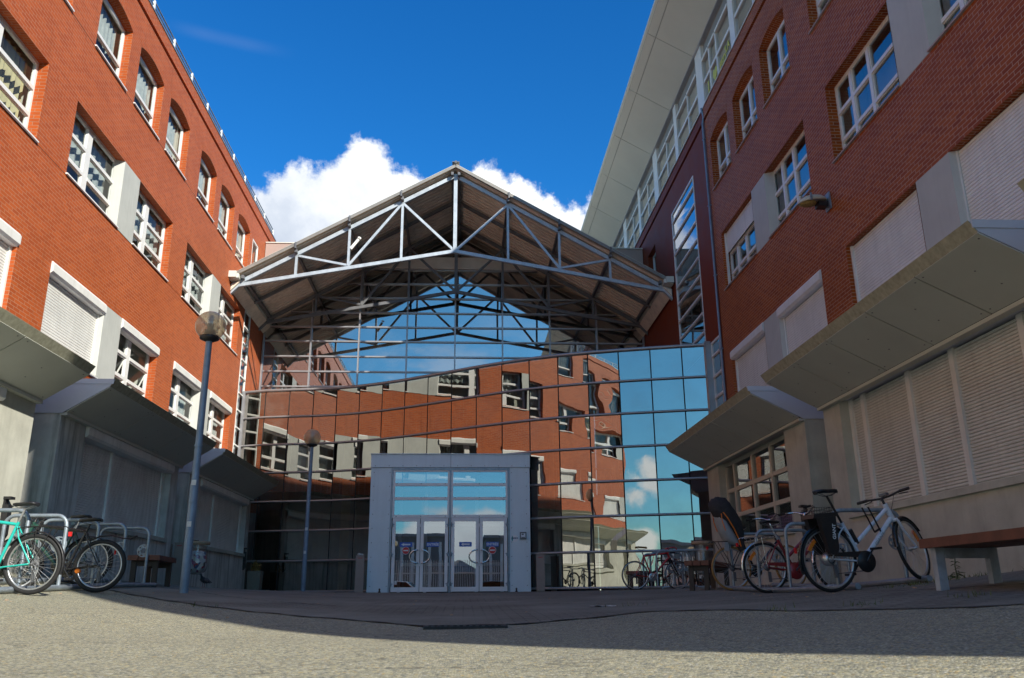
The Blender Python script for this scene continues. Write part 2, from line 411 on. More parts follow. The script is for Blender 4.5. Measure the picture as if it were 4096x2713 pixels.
def paving_mat():
    m, t, out = newmat('reddish_paving')
    tc = t.node('ShaderNodeTexCoord'); v = tc.outputs['Object']
    n = t.noise(v, 1.1, 6.0, 0.62); n2 = t.noise(v, 55.0, 3.0, 0.6)
    c = t.ramp(n, [(0.25, (0.152, 0.150, 0.122)), (0.5, (0.222, 0.216, 0.178)), (0.75, (0.30, 0.295, 0.25))])
    c = t.mix(t.mapr(n2, 0.35, 0.75, 0.0, 0.5), c, (0.31, 0.29, 0.255))
    st = t.noise(v, 1.9, 7.0, 0.72, 1.0)
    c = t.mix(t.mapr(st, 0.56, 0.70, 0.0, 0.5), c, (0.075, 0.07, 0.062))
    b = t.node('ShaderNodeTexBrick', {'Vector': v, 'Scale': 1.0, 'Color1': (1, 1, 1, 1), 'Color2': (0.86, 0.80, 0.78, 1), 'Mortar': (0.42, 0.42, 0.42, 1), 'Mortar Size': 0.008, 'Brick Width': 0.22, 'Row Height': 0.11})
    n3 = t.noise(v, 0.35, 3.0, 0.5)
    c = t.mix(t.mapr(n3, 0.42, 0.56), c, b.outputs[0], 'MULTIPLY')
    p = t.node('ShaderNodeBsdfPrincipled', {'Base Color': c, 'Roughness': 0.85, 'Specular IOR Level': 0.3})
    bb = t.node('ShaderNodeBump', {'Height': n2, 'Strength': 0.8, 'Distance': 0.006})
    t.l.new(bb.outputs[0], p.inputs['Normal'])
    t.l.new(p.outputs[0], out.inputs[0])


paving_mat()


def litter_mat():
    m, t, out = newmat('litter')
    tc = t.node('ShaderNodeTexCoord')
    vo = t.node('ShaderNodeTexVoronoi', {'Vector': tc.outputs['Object'], 'Scale': 13.0})
    sp = t.node('ShaderNodeSeparateColor', {0: vo.outputs['Color']})
    c = t.ramp(sp.outputs[0], [(0.0, (0.62, 0.62, 0.64)), (0.34, (0.78, 0.78, 0.78)), (0.58, (0.48, 0.03, 0.05)), (0.66, (0.08, 0.10, 0.24)), (0.73, (0.72, 0.70, 0.62)), (0.88, (0.16, 0.14, 0.13)), (0.94, (0.30, 0.10, 0.22))], 'CONSTANT')
    p = t.node('ShaderNodeBsdfPrincipled', {'Base Color': c, 'Roughness': 0.4})
    b = t.node('ShaderNodeBump', {'Height': vo.outputs['Distance'], 'Strength': 1.0, 'Distance': 0.03})
    t.l.new(b.outputs[0], p.inputs['Normal'])
    t.l.new(p.outputs[0], out.inputs[0])


litter_mat()
M = MATS


# ---------------------------------------------------------------- mesh helpers
class MB:
    """collects faces, builds ONE mesh object"""
    def __init__(self):
        self.v = []; self.f = []; self.m = []; self.s = []
    def face(self, pts, mi=0, smooth=False):
        i = len(self.v)
        self.v += [tuple(p) for p in pts]
        self.f.append(tuple(range(i, i+len(pts)))); self.m.append(mi); self.s.append(smooth)
    def grid(self, rows, mi=0, smooth=True, closed=False):
        base = len(self.v); n = len(rows[0])
        for r in rows:
            self.v += [tuple(p) for p in r]
        for a in range(len(rows)-1):
            for b in range(n if closed else n-1):
                c = (b+1) % n
                self.f.append((base+a*n+b, base+a*n+c, base+(a+1)*n+c, base+(a+1)*n+b)); self.m.append(mi); self.s.append(smooth)
    def box(self, x0, x1, y0, y1, z0, z1, mi=0):
        x0, x1 = sorted((x0, x1)); y0, y1 = sorted((y0, y1)); z0, z1 = sorted((z0, z1))
        self.hexa([(x0, y0, z0), (x1, y0, z0), (x1, y1, z0), (x0, y1, z0)], [(x0, y0, z1), (x1, y0, z1), (x1, y1, z1), (x0, y1, z1)], mi)
    def hexa(self, bot, top, mi=0):
        i = len(self.v); self.v += [tuple(p) for p in bot] + [tuple(p) for p in top]
        for q in ((3, 2, 1, 0), (4, 5, 6, 7), (0, 1, 5, 4), (1, 2, 6, 5), (2, 3, 7, 6), (3, 0, 4, 7)):
            self.f.append(tuple(i+k for k in q)); self.m.append(mi); self.s.append(False)
    def prism(self, a, b, mi=0, cap=True, smooth=False):
        n = len(a); i = len(self.v); self.v += [tuple(p) for p in a] + [tuple(p) for p in b]
        for k in range(n):
            self.f.append((i+k, i+(k+1) % n, i+n+(k+1) % n, i+n+k)); self.m.append(mi); self.s.append(smooth)
        if cap:
            self.f.append(tuple(i+k for k in reversed(range(n)))); self.m.append(mi); self.s.append(False)
            self.f.append(tuple(i+n+k for k in range(n))); self.m.append(mi); self.s.append(False)
    def beam(self, p, q, w, h, up=(0, 0, 1), mi=0):
        p = Vector(p); q = Vector(q); d = (q-p).normalized(); up = Vector(up)
        s = d.cross(up)
        if s.length < 1e-4:
            s = d.cross(Vector((0, 1, 0)))
        s.normalize(); u = s.cross(d)
        r = [(-w/2, -h/2), (w/2, -h/2), (w/2, h/2), (-w/2, h/2)]
        self.hexa([p+s*a+u*b for a, b in r], [q+s*a+u*b for a, b in r], mi)
    def tube(self, pts, r, n=8, closed=False, mi=0, cap=True):
        pts = [Vector(p) for p in pts]; N = len(pts)
        rad = r if isinstance(r, (list, tuple)) else [r]*N
        rows = []; prev = None
        for k in range(N):
            if closed:
                d = (pts[(k+1) % N]-pts[k-1]).normalized()
            else:
                d = (pts[min(k+1, N-1)]-pts[max(k-1, 0)]).normalized()
            if prev is None:
                a = Vector((0, 0, 1)) if abs(d.z) < 0.9 else Vector((0, 1, 0))
                s = d.cross(a).normalized()
            else:
                s = (prev - d*prev.dot(d)).normalized()
            prev = s; u = d.cross(s)
            rows.append([pts[k]+(s*math.cos(2*math.pi*j/n)+u*math.sin(2*math.pi*j/n))*rad[k] for j in range(n)])
        if closed:
            rows.append(rows[0])
        self.grid(rows, mi, True, True)
        if cap and not closed:
            self.face(list(reversed(rows[0])), mi); self.face(rows[-1], mi)
    def cyl(self, p, q, r, n=16, mi=0, r2=None):
        self.tube([p, q], [r, r if r2 is None else r2], n, mi=mi)
    def lathe(self, prof, c=(0, 0, 0), n=20, mi=0, axis='z'):
        rows = []
        for r, h in prof:
            row = []
            for j in range(n):
                a = 2*math.pi*j/n
                x, y = r*math.cos(a), r*math.sin(a)
                if axis == 'z':
                    row.append((c[0]+x, c[1]+y, c[2]+h))
                elif axis == 'y':
                    row.append((c[0]+x, c[1]+h, c[2]+y))
                else:
                    row.append((c[0]+h, c[1]+x, c[2]+y))
            rows.append(row)
        self.grid(rows, mi, True, True)
    def ball(self, c, rx, ry=None, rz=None, n=16, mi=0):
        ry = rx if ry is None else ry; rz = rx if rz is None else rz
        rows = []
        for i in range(n//2+1):
            a = math.pi*i/(n//2)
            s = max(math.sin(a), 0.002)
            rows.append([(c[0]+rx*s*math.cos(2*math.pi*j/n), c[1]+ry*s*math.sin(2*math.pi*j/n), c[2]-rz*math.cos(a)) for j in range(n)])
        self.grid(rows, mi, True, True)
    def build(self, name, mats, parent=None, fix=True):
        off = Vector((0, 0, 0))
        if parent is not None:
            q = parent
            if not q.get('_local'):
                while q is not None:
                    off += Vector(q.location); q = q.parent
        me = bpy.data.meshes.new(name)
        me.from_pydata([(x-off.x, y-off.y, z-off.z) for x, y, z in self.v], [], self.f)
        for mt in (mats if isinstance(mats, (list, tuple)) else [mats]):
            me.materials.append(M[mt])
        if fix:
            bm = bmesh.new(); bm.from_mesh(me)
            bmesh.ops.recalc_face_normals(bm, faces=bm.faces)
            bm.to_mesh(me); bm.free()
        me.polygons.foreach_set('material_index', self.m)
        me.polygons.foreach_set('use_smooth', self.s)
        uv = me.uv_layers.new(name='UVMap')
        vs = me.vertices
        for p in me.polygons:
            n = p.normal; ax = max(range(3), key=lambda k: abs(n[k]))
            for li in p.loop_indices:
                co = vs[me.loops[li].vertex_index].co + off
                uv.data[li].uv = (co.y, co.z) if ax == 0 else ((co.x, co.z) if ax == 1 else (co.x, co.y))
        me.update()
        o = bpy.data.objects.new(name, me)
        COL.objects.link(o)
        if parent is not None:
            o.parent = parent
            if parent.get('_local'):
                o['_local'] = 1
        return o


def tag(o, label=None, cat=None, group=None, kind=None):
    if label: o['label'] = label
    if cat: o['category'] = cat
    if group: o['group'] = group
    if kind: o['kind'] = kind
    return o


def thing(name, label, cat, loc=(0, 0, 0), group=None, local=False, rot=(0, 0, 0)):
    o = bpy.data.objects.new(name, None)
    COL.objects.link(o); o.location = loc; o.rotation_euler = rot
    o.empty_display_size = 0.2
    if local:
        o['_local'] = 1
    return tag(o, label, cat, group)


def copy_tree(o, parent=None):
    c = o.copy(); COL.objects.link(c)
    if parent is not None:
        c.parent = parent
    for ch in list(o.children):
        copy_tree(ch, c)
    return c


def text_obj(name, s, size, mat, parent, M4, depth=0.002, shear=0.0, bold=0.0):
    cu = bpy.data.curves.new(name + '_curve', 'FONT')
    cu.body = s; cu.size = size; cu.align_x = 'CENTER'; cu.align_y = 'CENTER'; cu.extrude = depth; cu.shear = shear; cu.offset = bold
    tmp = bpy.data.objects.new(name + '_tmp', cu); COL.objects.link(tmp)
    dg = bpy.context.evaluated_depsgraph_get()
    me = bpy.data.meshes.new_from_object(tmp.evaluated_get(dg))
    bpy.data.objects.remove(tmp); bpy.data.curves.remove(cu)
    me.transform(M4)
    me.materials.clear(); me.materials.append(M[mat])
    o = bpy.data.objects.new(name, me); COL.objects.link(o)
    off = Vector((0, 0, 0))
    if parent is not None:
        if not parent.get('_local'):
            q = parent
            while q is not None:
                off += Vector(q.location); q = q.parent
            me.transform(Matrix.Translation(-off))
        o.parent = parent
    return o


def frame_mat(origin, xd, yd):
    x = Vector(xd).normalized(); y = Vector(yd).normalized(); z = x.cross(y)
    return Matrix(((x.x, y.x, z.x, origin[0]), (x.y, y.y, z.y, origin[1]), (x.z, y.z, z.z, origin[2]), (0, 0, 0, 1)))


# ---------------------------------------------------------------- ground
AX = -0.4


def smooth(a, b, t):
    t = max(0.0, min(1.0, (t-a)/(b-a))); return t*t*(3-2*t)


_prof = [(-500, -0.25), (6.0, -0.25), (7.0, -0.238), (8.0, -0.20), (10.0, -0.15), (14.0, -0.03), (18.0, 0.05), (24.0, 0.13), (30.0, 0.15), (600, 0.15)]


def gz(x, y):
    for (a, p), (b, q) in zip(_prof, _prof[1:]):
        if y <= b:
            base = p + (q-p)*(y-a)/(b-a); break
    if x < AX:
        amp = 0.45 + (0.14-0.45)*smooth(12, 27, y)
    else:
        amp = 0.52 + (0.20-0.52)*smooth(7, 13, y) - 0.12*smooth(14, 24, y)
    amp *= smooth(-14, 1, y)
    t = min(abs(x-AX)/6.6, 1.15)
    return base + amp*t*t


def axis_vals(lo, hi, fine, a, b, coarse):
    v = [a]
    while v[-1] < b-1e-6:
        v.append(v[-1]+fine)
    x, st = a, fine
    left = []
    while x > lo:
        st *= coarse; x -= st; left.append(max(x, lo))
    x, st = v[-1], fine
    right = []
    while x < hi:
        st *= coarse; x += st; right.append(min(x, hi))
    return list(reversed(left)) + v + right


mb = MB()
xs = axis_vals(-260, 260, 0.3, -9, 9, 1.35); ys = axis_vals(-260, 260, 0.3, -4, 32, 1.35)
mb.grid([[(x, y, gz(x, y)) for x in xs] for y in ys])
g = mb.build('ground', 'aggregate_asphalt', fix=False); tag(g, kind='structure')

_pb = [(-7.9, 15.5), (-6.9, 14.4), (-5.0, 12.6), (-3.2, 10.6), (-0.8, 7.95), (-0.4, 7.36), (0.36, 7.32), (0.9, 7.6), (1.8, 8.3), (2.4, 7.6), (3.3, 5.6), (4.5, 4.2), (6.15, 3.6)]


def interp(tab, x):
    if x <= tab[0][0]: return tab[0][1]
    for (a, p), (b, q) in zip(tab, tab[1:]):
        if x <= b:
            return p+(q-p)*(x-a)/(b-a)
    return tab[-1][1]


mb = MB()
rows = []
for k in range(61):
    x = -6.86 + (6.14+6.86)*k/60
    y0 = interp(_pb, x)+0.05*math.sin(x*9); y1 = 30.0
    rows.append([(x, y0+(y1-y0)*(j/70)**1.3, gz(x, y0+(y1-y0)*(j/70)**1.3)+0.005) for j in range(71)])
mb.grid(rows)
pv = mb.build('paving', 'reddish_paving', fix=False); tag(pv, kind='structure')

# dark open joint along the edge of the paving, and a second one further in
for tab, x0, x1 in ((_pb, -6.8, 6.1), ([(0.9, 11.6), (1.8, 10.9), (2.6, 10.2), (3.4, 9.0), (4.4, 7.4), (5.2, 6.2), (6.2, 5.2)], 1.0, 6.1), ([(-6.8, 17.6), (-5, 15.4), (-3.4, 13.0), (-1.5, 11.2)], -6.7, -1.6)):
    mb = MB(); rows = []
    for k in range(121):
        x = x0+(x1-x0)*k/120
        y = interp(tab, x)+(0.05*math.sin(x*9) if tab is _pb else 0.02*math.sin(x*7))
        w = 0.022+0.012*math.sin(k*1.7)+0.010*math.sin(k*4.1)
        rows.append([(x, y-w, gz(x, y-w)+0.009), (x, y+w, gz(x, y+w)+0.009)])
    mb.grid(rows)
    tag(mb.build('paving_joint', 'dark_gap', fix=False), kind='structure')

# cast iron drain grate lying in the dip of the courtyard
mb = MB()
gx0, gx1, gy0, gy1 = -0.31, 0.35, 6.98, 7.30
zz = gz(0, 7.1)+0.014
mb.box(gx0, gx1, gy0, gy0+0.03, zz-0.03, zz+0.006); mb.box(gx0, gx1, gy1-0.03, gy1, zz-0.03, zz+0.006)
mb.box(gx0, gx0+0.03, gy0+0.03, gy1-0.03, zz-0.03, zz+0.006); mb.box(gx1-0.03, gx1, gy0+0.03, gy1-0.03, zz-0.03, zz+0.006)
for k in range(12):
    x = gx0+0.055+k*0.051
    mb.box(x, x+0.024, gy0+0.03, gy1-0.03, zz-0.028, zz+0.003)
o = mb.build('drain_grate', 'iron_grate'); tag(o, 'dark iron drain grate set in the dip in the middle of the courtyard', 'drain grate')

# ---------------------------------------------------------------- facade helpers
SIDES = {'L': (-7.95, 1.0), 'R': (7.2, -1.0)}


class Side:
    def __init__(self, k):
        self.k = k; self.X, self.s = SIDES[k]
    def x(self, o):
        return self.X + self.s*o
    def box(self, mb, o0, o1, y0, y1, z0, z1, mi=0):
        mb.box(self.x(o0), self.x(o1), y0, y1, z0, z1, mi)
    def p(self, o, y, z):
        return (self.x(o), y, z)


def wall_with_openings(mb, S, o, y0, y1, z0, z1, openings, depth=0.22, mi=0, top=True):
    """flat wall sheet at offset o with rectangular or arched openings and brick reveals"""
    ysv = sorted({y0, y1, *[v for q in openings for v in (q['y0'], q['y1'])]})
    zsv = sorted({z0, z1, *[v for q in openings for v in (q['z0'], q['z1']+q.get('rise', 0))]})
    for a, b in zip(ysv, ysv[1:]):
        for c, d in zip(zsv, zsv[1:]):
            ym, zm = (a+b)/2, (c+d)/2
            if any(q['y0'] < ym < q['y1'] and q['z0'] < zm < q['z1']+q.get('rise', 0) for q in openings):
                continue
            mb.face([S.p(o, a, c), S.p(o, b, c), S.p(o, b, d), S.p(o, a, d)], mi)
    for q in openings:
        a, b, c, d = q['y0'], q['y1'], q['z0'], q['z1']
        i = o-depth
        mb.face([S.p(o, a, c), S.p(o, a, d), S.p(i, a, d), S.p(i, a, c)], mi)
        mb.face([S.p(o, b, c), S.p(o, b, d), S.p(i, b, d), S.p(i, b, c)], mi)
        mb.face([S.p(o, a, c), S.p(o, b, c), S.p(i, b, c), S.p(i, a, c)], mi)
        r = q.get('rise', 0)
        if r <= 0:
            mb.face([S.p(o, a, d), S.p(o, b, d), S.p(i, b, d), S.p(i, a, d)], mi)
        else:
            n = 14; w = (b-a)/2; ym = (a+b)/2; rad = (w*w+r*r)/(2*r); zc = d+r-rad
            arc = []
            for k in range(n+1):
                y = a+(b-a)*k/n
                arc.append((y, zc+math.sqrt(max(rad*rad-(y-ym)**2, 0))))
            for (ya, za), (yb, zb) in zip(arc, arc[1:]):
                mb.face([S.p(o, ya, za), S.p(o, yb, zb), S.p(i, yb, d+0.04+(zb-d-0.04)*0.12), S.p(i, ya, d+0.04+(za-d-0.04)*0.12)], mi)
                mb.face([S.p(o, ya, za), S.p(o, yb, zb), S.p(o, yb, d+r), S.p(o, ya, d+r)], mi)


def soldier_course(mb, S, o, q, mi=0):
    """row of upright bricks following the arch of an opening, 6 mm proud"""
    a, b, d, r = q['y0'], q['y1'], q['z1'], q['rise']
    w = (b-a)/2; ym = (a+b)/2; rad = (w*w+r*r)/(2*r); zc = d+r-rad
    a0 = math.asin(w/rad); n = 22
    for k in range(n):
        t0 = -a0+2*a0*(k+0.07)/n; t1 = -a0+2*a0*(k+0.93)/n
        pts = [(rad+0.004, t0), (rad+0.004, t1), (rad+0.225, t1), (rad+0.225, t0)]
        P = [(ym+rr*math.sin(t), zc+rr*math.cos(t)) for rr, t in pts]
        mb.prism([S.p(o-0.01, y, z) for y, z in P], [S.p(o+0.005, y, z) for y, z in P], mi)


def slats(mb, S, o, y0, y1, z0, z1, pitch=0.055, bulge=0.010, mi=0):
    n = max(1, round((z1-z0)/pitch)); h = (z1-z0)/n
    prof = []
    for k in range(n):
        z = z0+k*h
        prof += [(o+bulge*0.2, z), (o+bulge*0.85, z+h*0.18), (o+bulge, z+h*0.5), (o+bulge*0.75, z+h*0.80), (o-0.014, z+h*0.88), (o-0.014, z+h*0.97)]
    prof.append((o, z1))
    for (oa, za), (ob, zb) in zip(prof, prof[1:]):
        mb.face([S.p(oa, y0, za), S.p(oa, y1, za), S.p(ob, y1, zb), S.p(ob, y0, zb)], mi)


def make_window(parent, S, y0, y1, z0, z1, cols, rows, o=-0.20, frame='white_frame', sill=True, lace=None, shutter=None, box=False,
                box_proud=0.0, extra_top=0.0, fw=0.055, glassm='window_glass', open_panes=(), label=None, curtain=None, sill_mat='white_frame', wide=None):
    """cols: inner mullion positions as fractions; rows: inner transom positions as fractions (from below)"""
    f = MB()
    zt = z1 - (0.0)
    S.box(f, o-0.07, o, y0, y0+fw, z0, zt); S.box(f, o-0.07, o, y1-fw, y1, z0, zt)
    S.box(f, o-0.07, o, y0+fw, y1-fw, z0, z0+fw*1.2); S.box(f, o-0.07, o, y0+fw, y1-fw, zt-fw, zt)
    W = y1-y0; H = zt-z0
    edges = [y0+fw]
    for k, c in enumerate(cols):
        hw = fw*0.85 if not wide or k not in wide else wide[k]
        S.box(f, o-0.065, o+0.012, y0+c*W-hw, y0+c*W+hw, z0+fw*1.2, zt-fw)
        edges += [y0+c*W-hw, y0+c*W+hw]
    edges.append(y1-fw)
    redges = [z0+fw*1.2]
    for r in rows:
        redges += [z0+r*H-fw*0.6, z0+r*H+fw*0.6]
    redges.append(zt-fw)
    for a, b in zip(edges[::2], edges[1::2]):
        for r in rows:
            S.box(f, o-0.06, o+0.016, a, b, z0+r*H-fw*0.6, z0+r*H+fw*0.6)
        for c, d in zip(redges[::2], redges[1::2]):     # sash beads round each pane
            for q in ((a, a+0.018, c, d), (b-0.018, b, c, d), (a+0.018, b-0.018, c, c+0.018), (a+0.018, b-0.018, d-0.018, d)):
                S.box(f, o-0.05, o-0.012, *q)
    if extra_top:
        S.box(f, o-0.06, o-0.01, y0, y1, zt+0.002, zt+extra_top)
    w = f.build('window', frame, parent)
    if label: w['label'] = label
    if S.k == 'L' and glassm == 'window_glass':
        glassm = 'left_window_glass'
    gm = MB()
    pi = 0
    for a, b in zip(edges[::2], edges[1::2]):
        for c, d in zip(redges[::2], redges[1::2]):
            if pi in open_panes:
                # tilted-in pane with its own little frame
                th = R(-22)
                for (aa, bb, cc, dd) in ((a, b, c, c+0.03), (a, b, d-0.03, d), (a, a+0.03, c+0.03, d-0.03), (b-0.03, b, c+0.03, d-0.03)):
                    f2 = [(aa, cc), (bb, cc), (bb, dd), (aa, dd)]
                    P = [S.p(o-0.03+math.sin(th)*(z-d)*-1.0, y, d+(z-d)*math.cos(th)) for y, z in f2]
                    Q = [S.p(o-0.0+math.sin(th)*(z-d)*-1.0, y, d+(z-d)*math.cos(th)) for y, z in f2]
                    gm.prism(P, Q, 1)
                gm.face([S.p(o-0.015-math.sin(th)*(z-d), y, d+(z-d)*math.cos(th)) for y, z in ((a, c), (b, c), (b, d), (a, d))], 0)
            else:
                t0, t1 = random.uniform(-.003, .003), random.uniform(-.003, .003)
                gm.face([S.p(o-0.035+t0, a, c), S.p(o-0.035-t0, b, c), S.p(o-0.035-t1, b, d), S.p(o-0.035+t1, a, d)], 0)
            pi += 1
    gm.build('glass', [glassm, frame], w, fix=False)
    if sill:
        s = MB()
        s.prism([S.p(o-0.02, y0-0.03, z0+0.002), S.p(0.045, y0-0.03, z0-0.025), S.p(0.045, y0-0.03, z0-0.055), S.p(0.004, y0-0.03, z0-0.055), S.p(0.004, y0-0.03, z0-0.03)],
                [S.p(o-0.02, y1+0.03, z0+0.002), S.p(0.045, y1+0.03, z0-0.025), S.p(0.045, y1+0.03, z0-0.055), S.p(0.004, y1+0.03, z0-0.055), S.p(0.004, y1+0.03, z0-0.03)])
        s.build('sill', sill_mat, w)
    if lace:
        c = MB(); n = 40
        zb = z0+H*lace
        prev = None
        for k in range(n+1):
            y = y0+0.06+(W-0.12)*k/n
            wv = 0.03*math.sin(k*1.3+y0)
            zlow = zb+H*0.07*abs(((k/4.0) % 1)-0.5)*2 - H*0.03*math.floor(k/10 % 2)
            cur = (y, wv, zlow)
            if prev:
                c.face([S.p(o-0.16+prev[1], prev[0], prev[2]), S.p(o-0.16+wv, y, zlow), S.p(o-0.16+wv, y, zt-0.03), S.p(o-0.16+prev[1], prev[0], zt-0.03)], 0, True)
            prev = cur
        c.build('net_curtain', 'lace', w, fix=False)
    if curtain:
        c = MB(); n = 60; prev = None
        ya, yb, mt = y0+W*curtain[0], y0+W*curtain[1], curtain[2]
        for k in range(n+1):
            y = ya+(yb-ya)*k/n; wv = 0.035*math.sin(k*1.05)+0.015*math.sin(k*2.3+1)
            cur = (y, wv)
            if prev:
                c.face([S.p(o-0.2+prev[1], prev[0], z0+0.05), S.p(o-0.2+wv, y, z0+0.05), S.p(o-0.2+wv, y, zt-0.04), S.p(o-0.2+prev[1], prev[0], zt-0.04)], 0, True)
            prev = cur
        c.build('curtain', mt, w, fix=False)
    if box:
        b = MB()
        pr = [(-0.16, z1+0.0), (0.02+box_proud, z1+0.0), (0.05+box_proud, z1-0.05), (0.05+box_proud, z1-0.20), (0.0+box_proud, z1-0.245), (-0.16, z1-0.245)]
        b.prism([S.p(a, y0-0.0+0.004, z) for a, z in pr], [S.p(a, y1-0.004, z) for a, z in pr])
        b.build('shutter_box', 'shutter_white', w)
    if shutter:
        zlow, mt = shutter
        s = MB()
        ztop = z1-0.25 if box else z1-0.01
        S.box(s, -0.14, -0.08, y0, y0+0.06, z0, ztop); S.box(s, -0.14, -0.08, y1-0.06, y1, z0, ztop)
        slats(s, S, -0.125, y0+0.06, y1-0.06, z0+(ztop-z0)*zlow, ztop)
        s.build('roller_shutter', mt, w)
    return w


def core_building(mb, S, y0, y1, ztop, mi=0, back=-14.0, gap=-1.05):
    S.box(mb, gap, back, y0+0.02, y1-0.02, 0.05, ztop-0.05, mi)


def bay(parent, S, y0, y1, yo0, yo1, zs, zh, wall, splits, kind, mats, proud=1.03, base_z=0.0, awn_label=None):
    """projecting ground floor bay with pillars, awning and shutters or glazing"""
    b = MB(); ztop = 3.66
    zb = base_z-0.35
    w = []
    ops = [dict(y0=yo0, y1=yo1, z0=zs, z1=zh)]
    wall_with_openings(b, S, proud, y0, y1, zb, ztop, ops, depth=0.30)
    for y in (y0, y1):
        b.face([S.p(-0.2, y, zb), S.p(proud, y, zb), S.p(proud, y, ztop), S.p(-0.2, y, ztop)])
    b.face([S.p(-0.2, y0, ztop), S.p(proud, y0, ztop), S.p(proud, y1, ztop), S.p(-0.2, y1, ztop)])
    # chamfer strip on the pillars beside the opening
    for ya, yb in ((yo0-0.28, yo0-0.02), (yo1+0.02, yo1+0.28)):
        S.box(b, proud+0.002, proud+0.022, ya, yb, zb, zs-0.10) if False else None
    o = b.build('ground_floor_bay', wall, parent)
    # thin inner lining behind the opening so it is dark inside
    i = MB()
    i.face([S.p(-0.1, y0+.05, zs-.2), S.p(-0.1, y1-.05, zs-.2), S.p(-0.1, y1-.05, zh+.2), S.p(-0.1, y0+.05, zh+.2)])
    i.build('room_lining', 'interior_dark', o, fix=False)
    ys = [yo0]+list(splits)+[yo1]
    if kind == 'shutter':
        for k, (a, c) in enumerate(zip(ys, ys[1:])):
            s = MB()
            slats(s, S, proud-0.20, a+0.03, c-0.03, zs+0.02, zh-0.02, pitch=0.044, bulge=0.010)
            s.build('roller_shutter', mats[0], o)
        for k, a in enumerate(ys):
            s = MB()
            hw = 0.055 if 0 < k < len(ys)-1 else 0.05
            yc = a + (0.05 if k == 0 else (-0.05 if k == len(ys)-1 else 0))
            S.box(s, proud-0.24, proud-0.155, yc-hw, yc+hw, zs+0.001, zh-0.001)
            s.build('shutter_guide', mats[1], o)
        if len(mats) > 3 and mats[3]:
            s = MB()
            pr = [(proud-0.24, zh+0.02), (proud+0.03, zh+0.02), (proud+0.06, zh-0.03), (proud+0.06, zh-0.19), (proud+0.02, zh-0.23), (proud-0.24, zh-0.23)]
            s.prism([S.p(q, yo0-0.03, z) for q, z in pr], [S.p(q, yo1+0.03, z) for q, z in pr])
            s.build('shutter_box', mats[3], o)
    else:
        f = MB()
        zr = [zs, 1.80, 2.40, zh]
        for k, a in enumerate(ys):
            yc = a + (0.04 if k == 0 else (-0.04 if k == len(ys)-1 else 0))
            S.box(f, proud-0.26, proud-0.17, yc-0.05, yc+0.05, zs, zh)
        for z in zr:
            zc = z+(0.05 if z == zs else (-0.05 if z == zh else 0))
            for a, c in zip(ys, ys[1:]):
                S.box(f, proud-0.25, proud-0.175, a+0.05, c-0.05, zc-0.045, zc+0.045)
        wf = f.build('window', mats[1], o)
        gm = MB()
        for a, c in zip(ys, ys[1:]):
            for d, e in zip(zr, zr[1:]):
                t = random.uniform(-.006, .006)
                gm.face([S.p(proud-0.21+t, a, d), S.p(proud-0.21-t, c, d), S.p(proud-0.21-t, c, e), S.p(proud-0.21+t, a, e)])
        gm.build('glass', 'bay_glass', wf, fix=False)
    s = MB()
    S.box(s, proud-0.25, proud+0.05, yo0-0.08, yo1+0.08, zs-0.09, zs-0.001)
    s.build('sill', mats[2], o)
    # awning: closed wedge with a small raised edge
    T = 2.03 if S.k == 'R' else 1.87
    pr = [(T, 3.67), (T-0.075, 3.565), (proud+0.012, 3.085), (0.0, 3.085), (0.0, 3.74)]
    a = MB()
    a.prism([S.p(q, y0-0.02, z) for q, z in pr], [S.p(q, y1+0.02, z) for q, z in pr])
    aw = a.build('awning', 'awning_side', parent)
    if awn_label: aw['label'] = awn_label
    e = MB()
    e.prism([S.p(T+0.012, y0-0.02, 3.682), S.p(T-0.072, y0-0.02, 3.553), S.p(T-0.078, y0-0.02, 3.568), S.p(T-0.005, y0-0.02, 3.672)],
            [S.p(T+0.012, y1+0.02, 3.682), S.p(T-0.072, y1+0.02, 3.553), S.p(T-0.078, y1+0.02, 3.568), S.p(T-0.005, y1+0.02, 3.672)])
    e.build('awning_edge', 'awning_edge', aw)
    cpm = MB()      # end capping strip and panel joint
    S.box(cpm, 0.02, T-0.02, y0-0.034, y0-0.020, 3.60, 3.69)
    cpm.build('end_cap', 'awning_side', aw)
    # soffit panels with open joints over a dark backing
    bk = MB(); n = 5 if S.k == 'R' else 3
    L = y1-y0+0.04; ya = y0-0.02
    dn = Vector((0.48, 0, -1)).normalized()
    def sof(u, y, d):       # u 0 at outer edge .. 1 at wall
        q = (T-0.078)+(proud+0.03-(T-0.078))*u; z = 3.560+(3.088-3.560)*u
        return S.p(q+dn.x*d, y, z+dn.z*d)
    bk.face([sof(0, ya, .004), sof(1, ya, .004), sof(1, ya+L, .004), sof(0, ya+L, .004)])
    bk.build('joint_backing', 'dark_gap', aw, fix=False)
    sp = MB()
    for k in range(n):
        p0 = ya+L*k/n+(0.013 if k else 0); p1 = ya+L*(k+1)/n-(0.013 if k < n-1 else 0)
        sp.hexa([sof(0, p0, .006), sof(0.93, p0, .006), sof(0.93, p1, .006), sof(0, p1, .006)], [sof(0, p0, .018), sof(0.93, p0, .018), sof(0.93, p1, .018), sof(0, p1, .018)])
        for uu, vv in ((0.06, .06), (0.06, .94), (0.86, .06), (0.86, .94), (.35, .5), (.65, .5)):
            c = sof(uu, p0+(p1-p0)*vv, 0.020)
            sp.box(c[0]-.008, c[0]+.008, c[1]-.008, c[1]+.008, c[2]-.004, c[2]+.004, 1)
    sp.build('soffit', ['awning_panel', 'dark_steel'], aw)
    s = MB()
    S.box(s, proud-0.02, proud+0.10, ya+0.01, ya+L-0.01, 3.05, 3.10)
    s.build('edge_trim', 'awning_panel', aw)
    return o


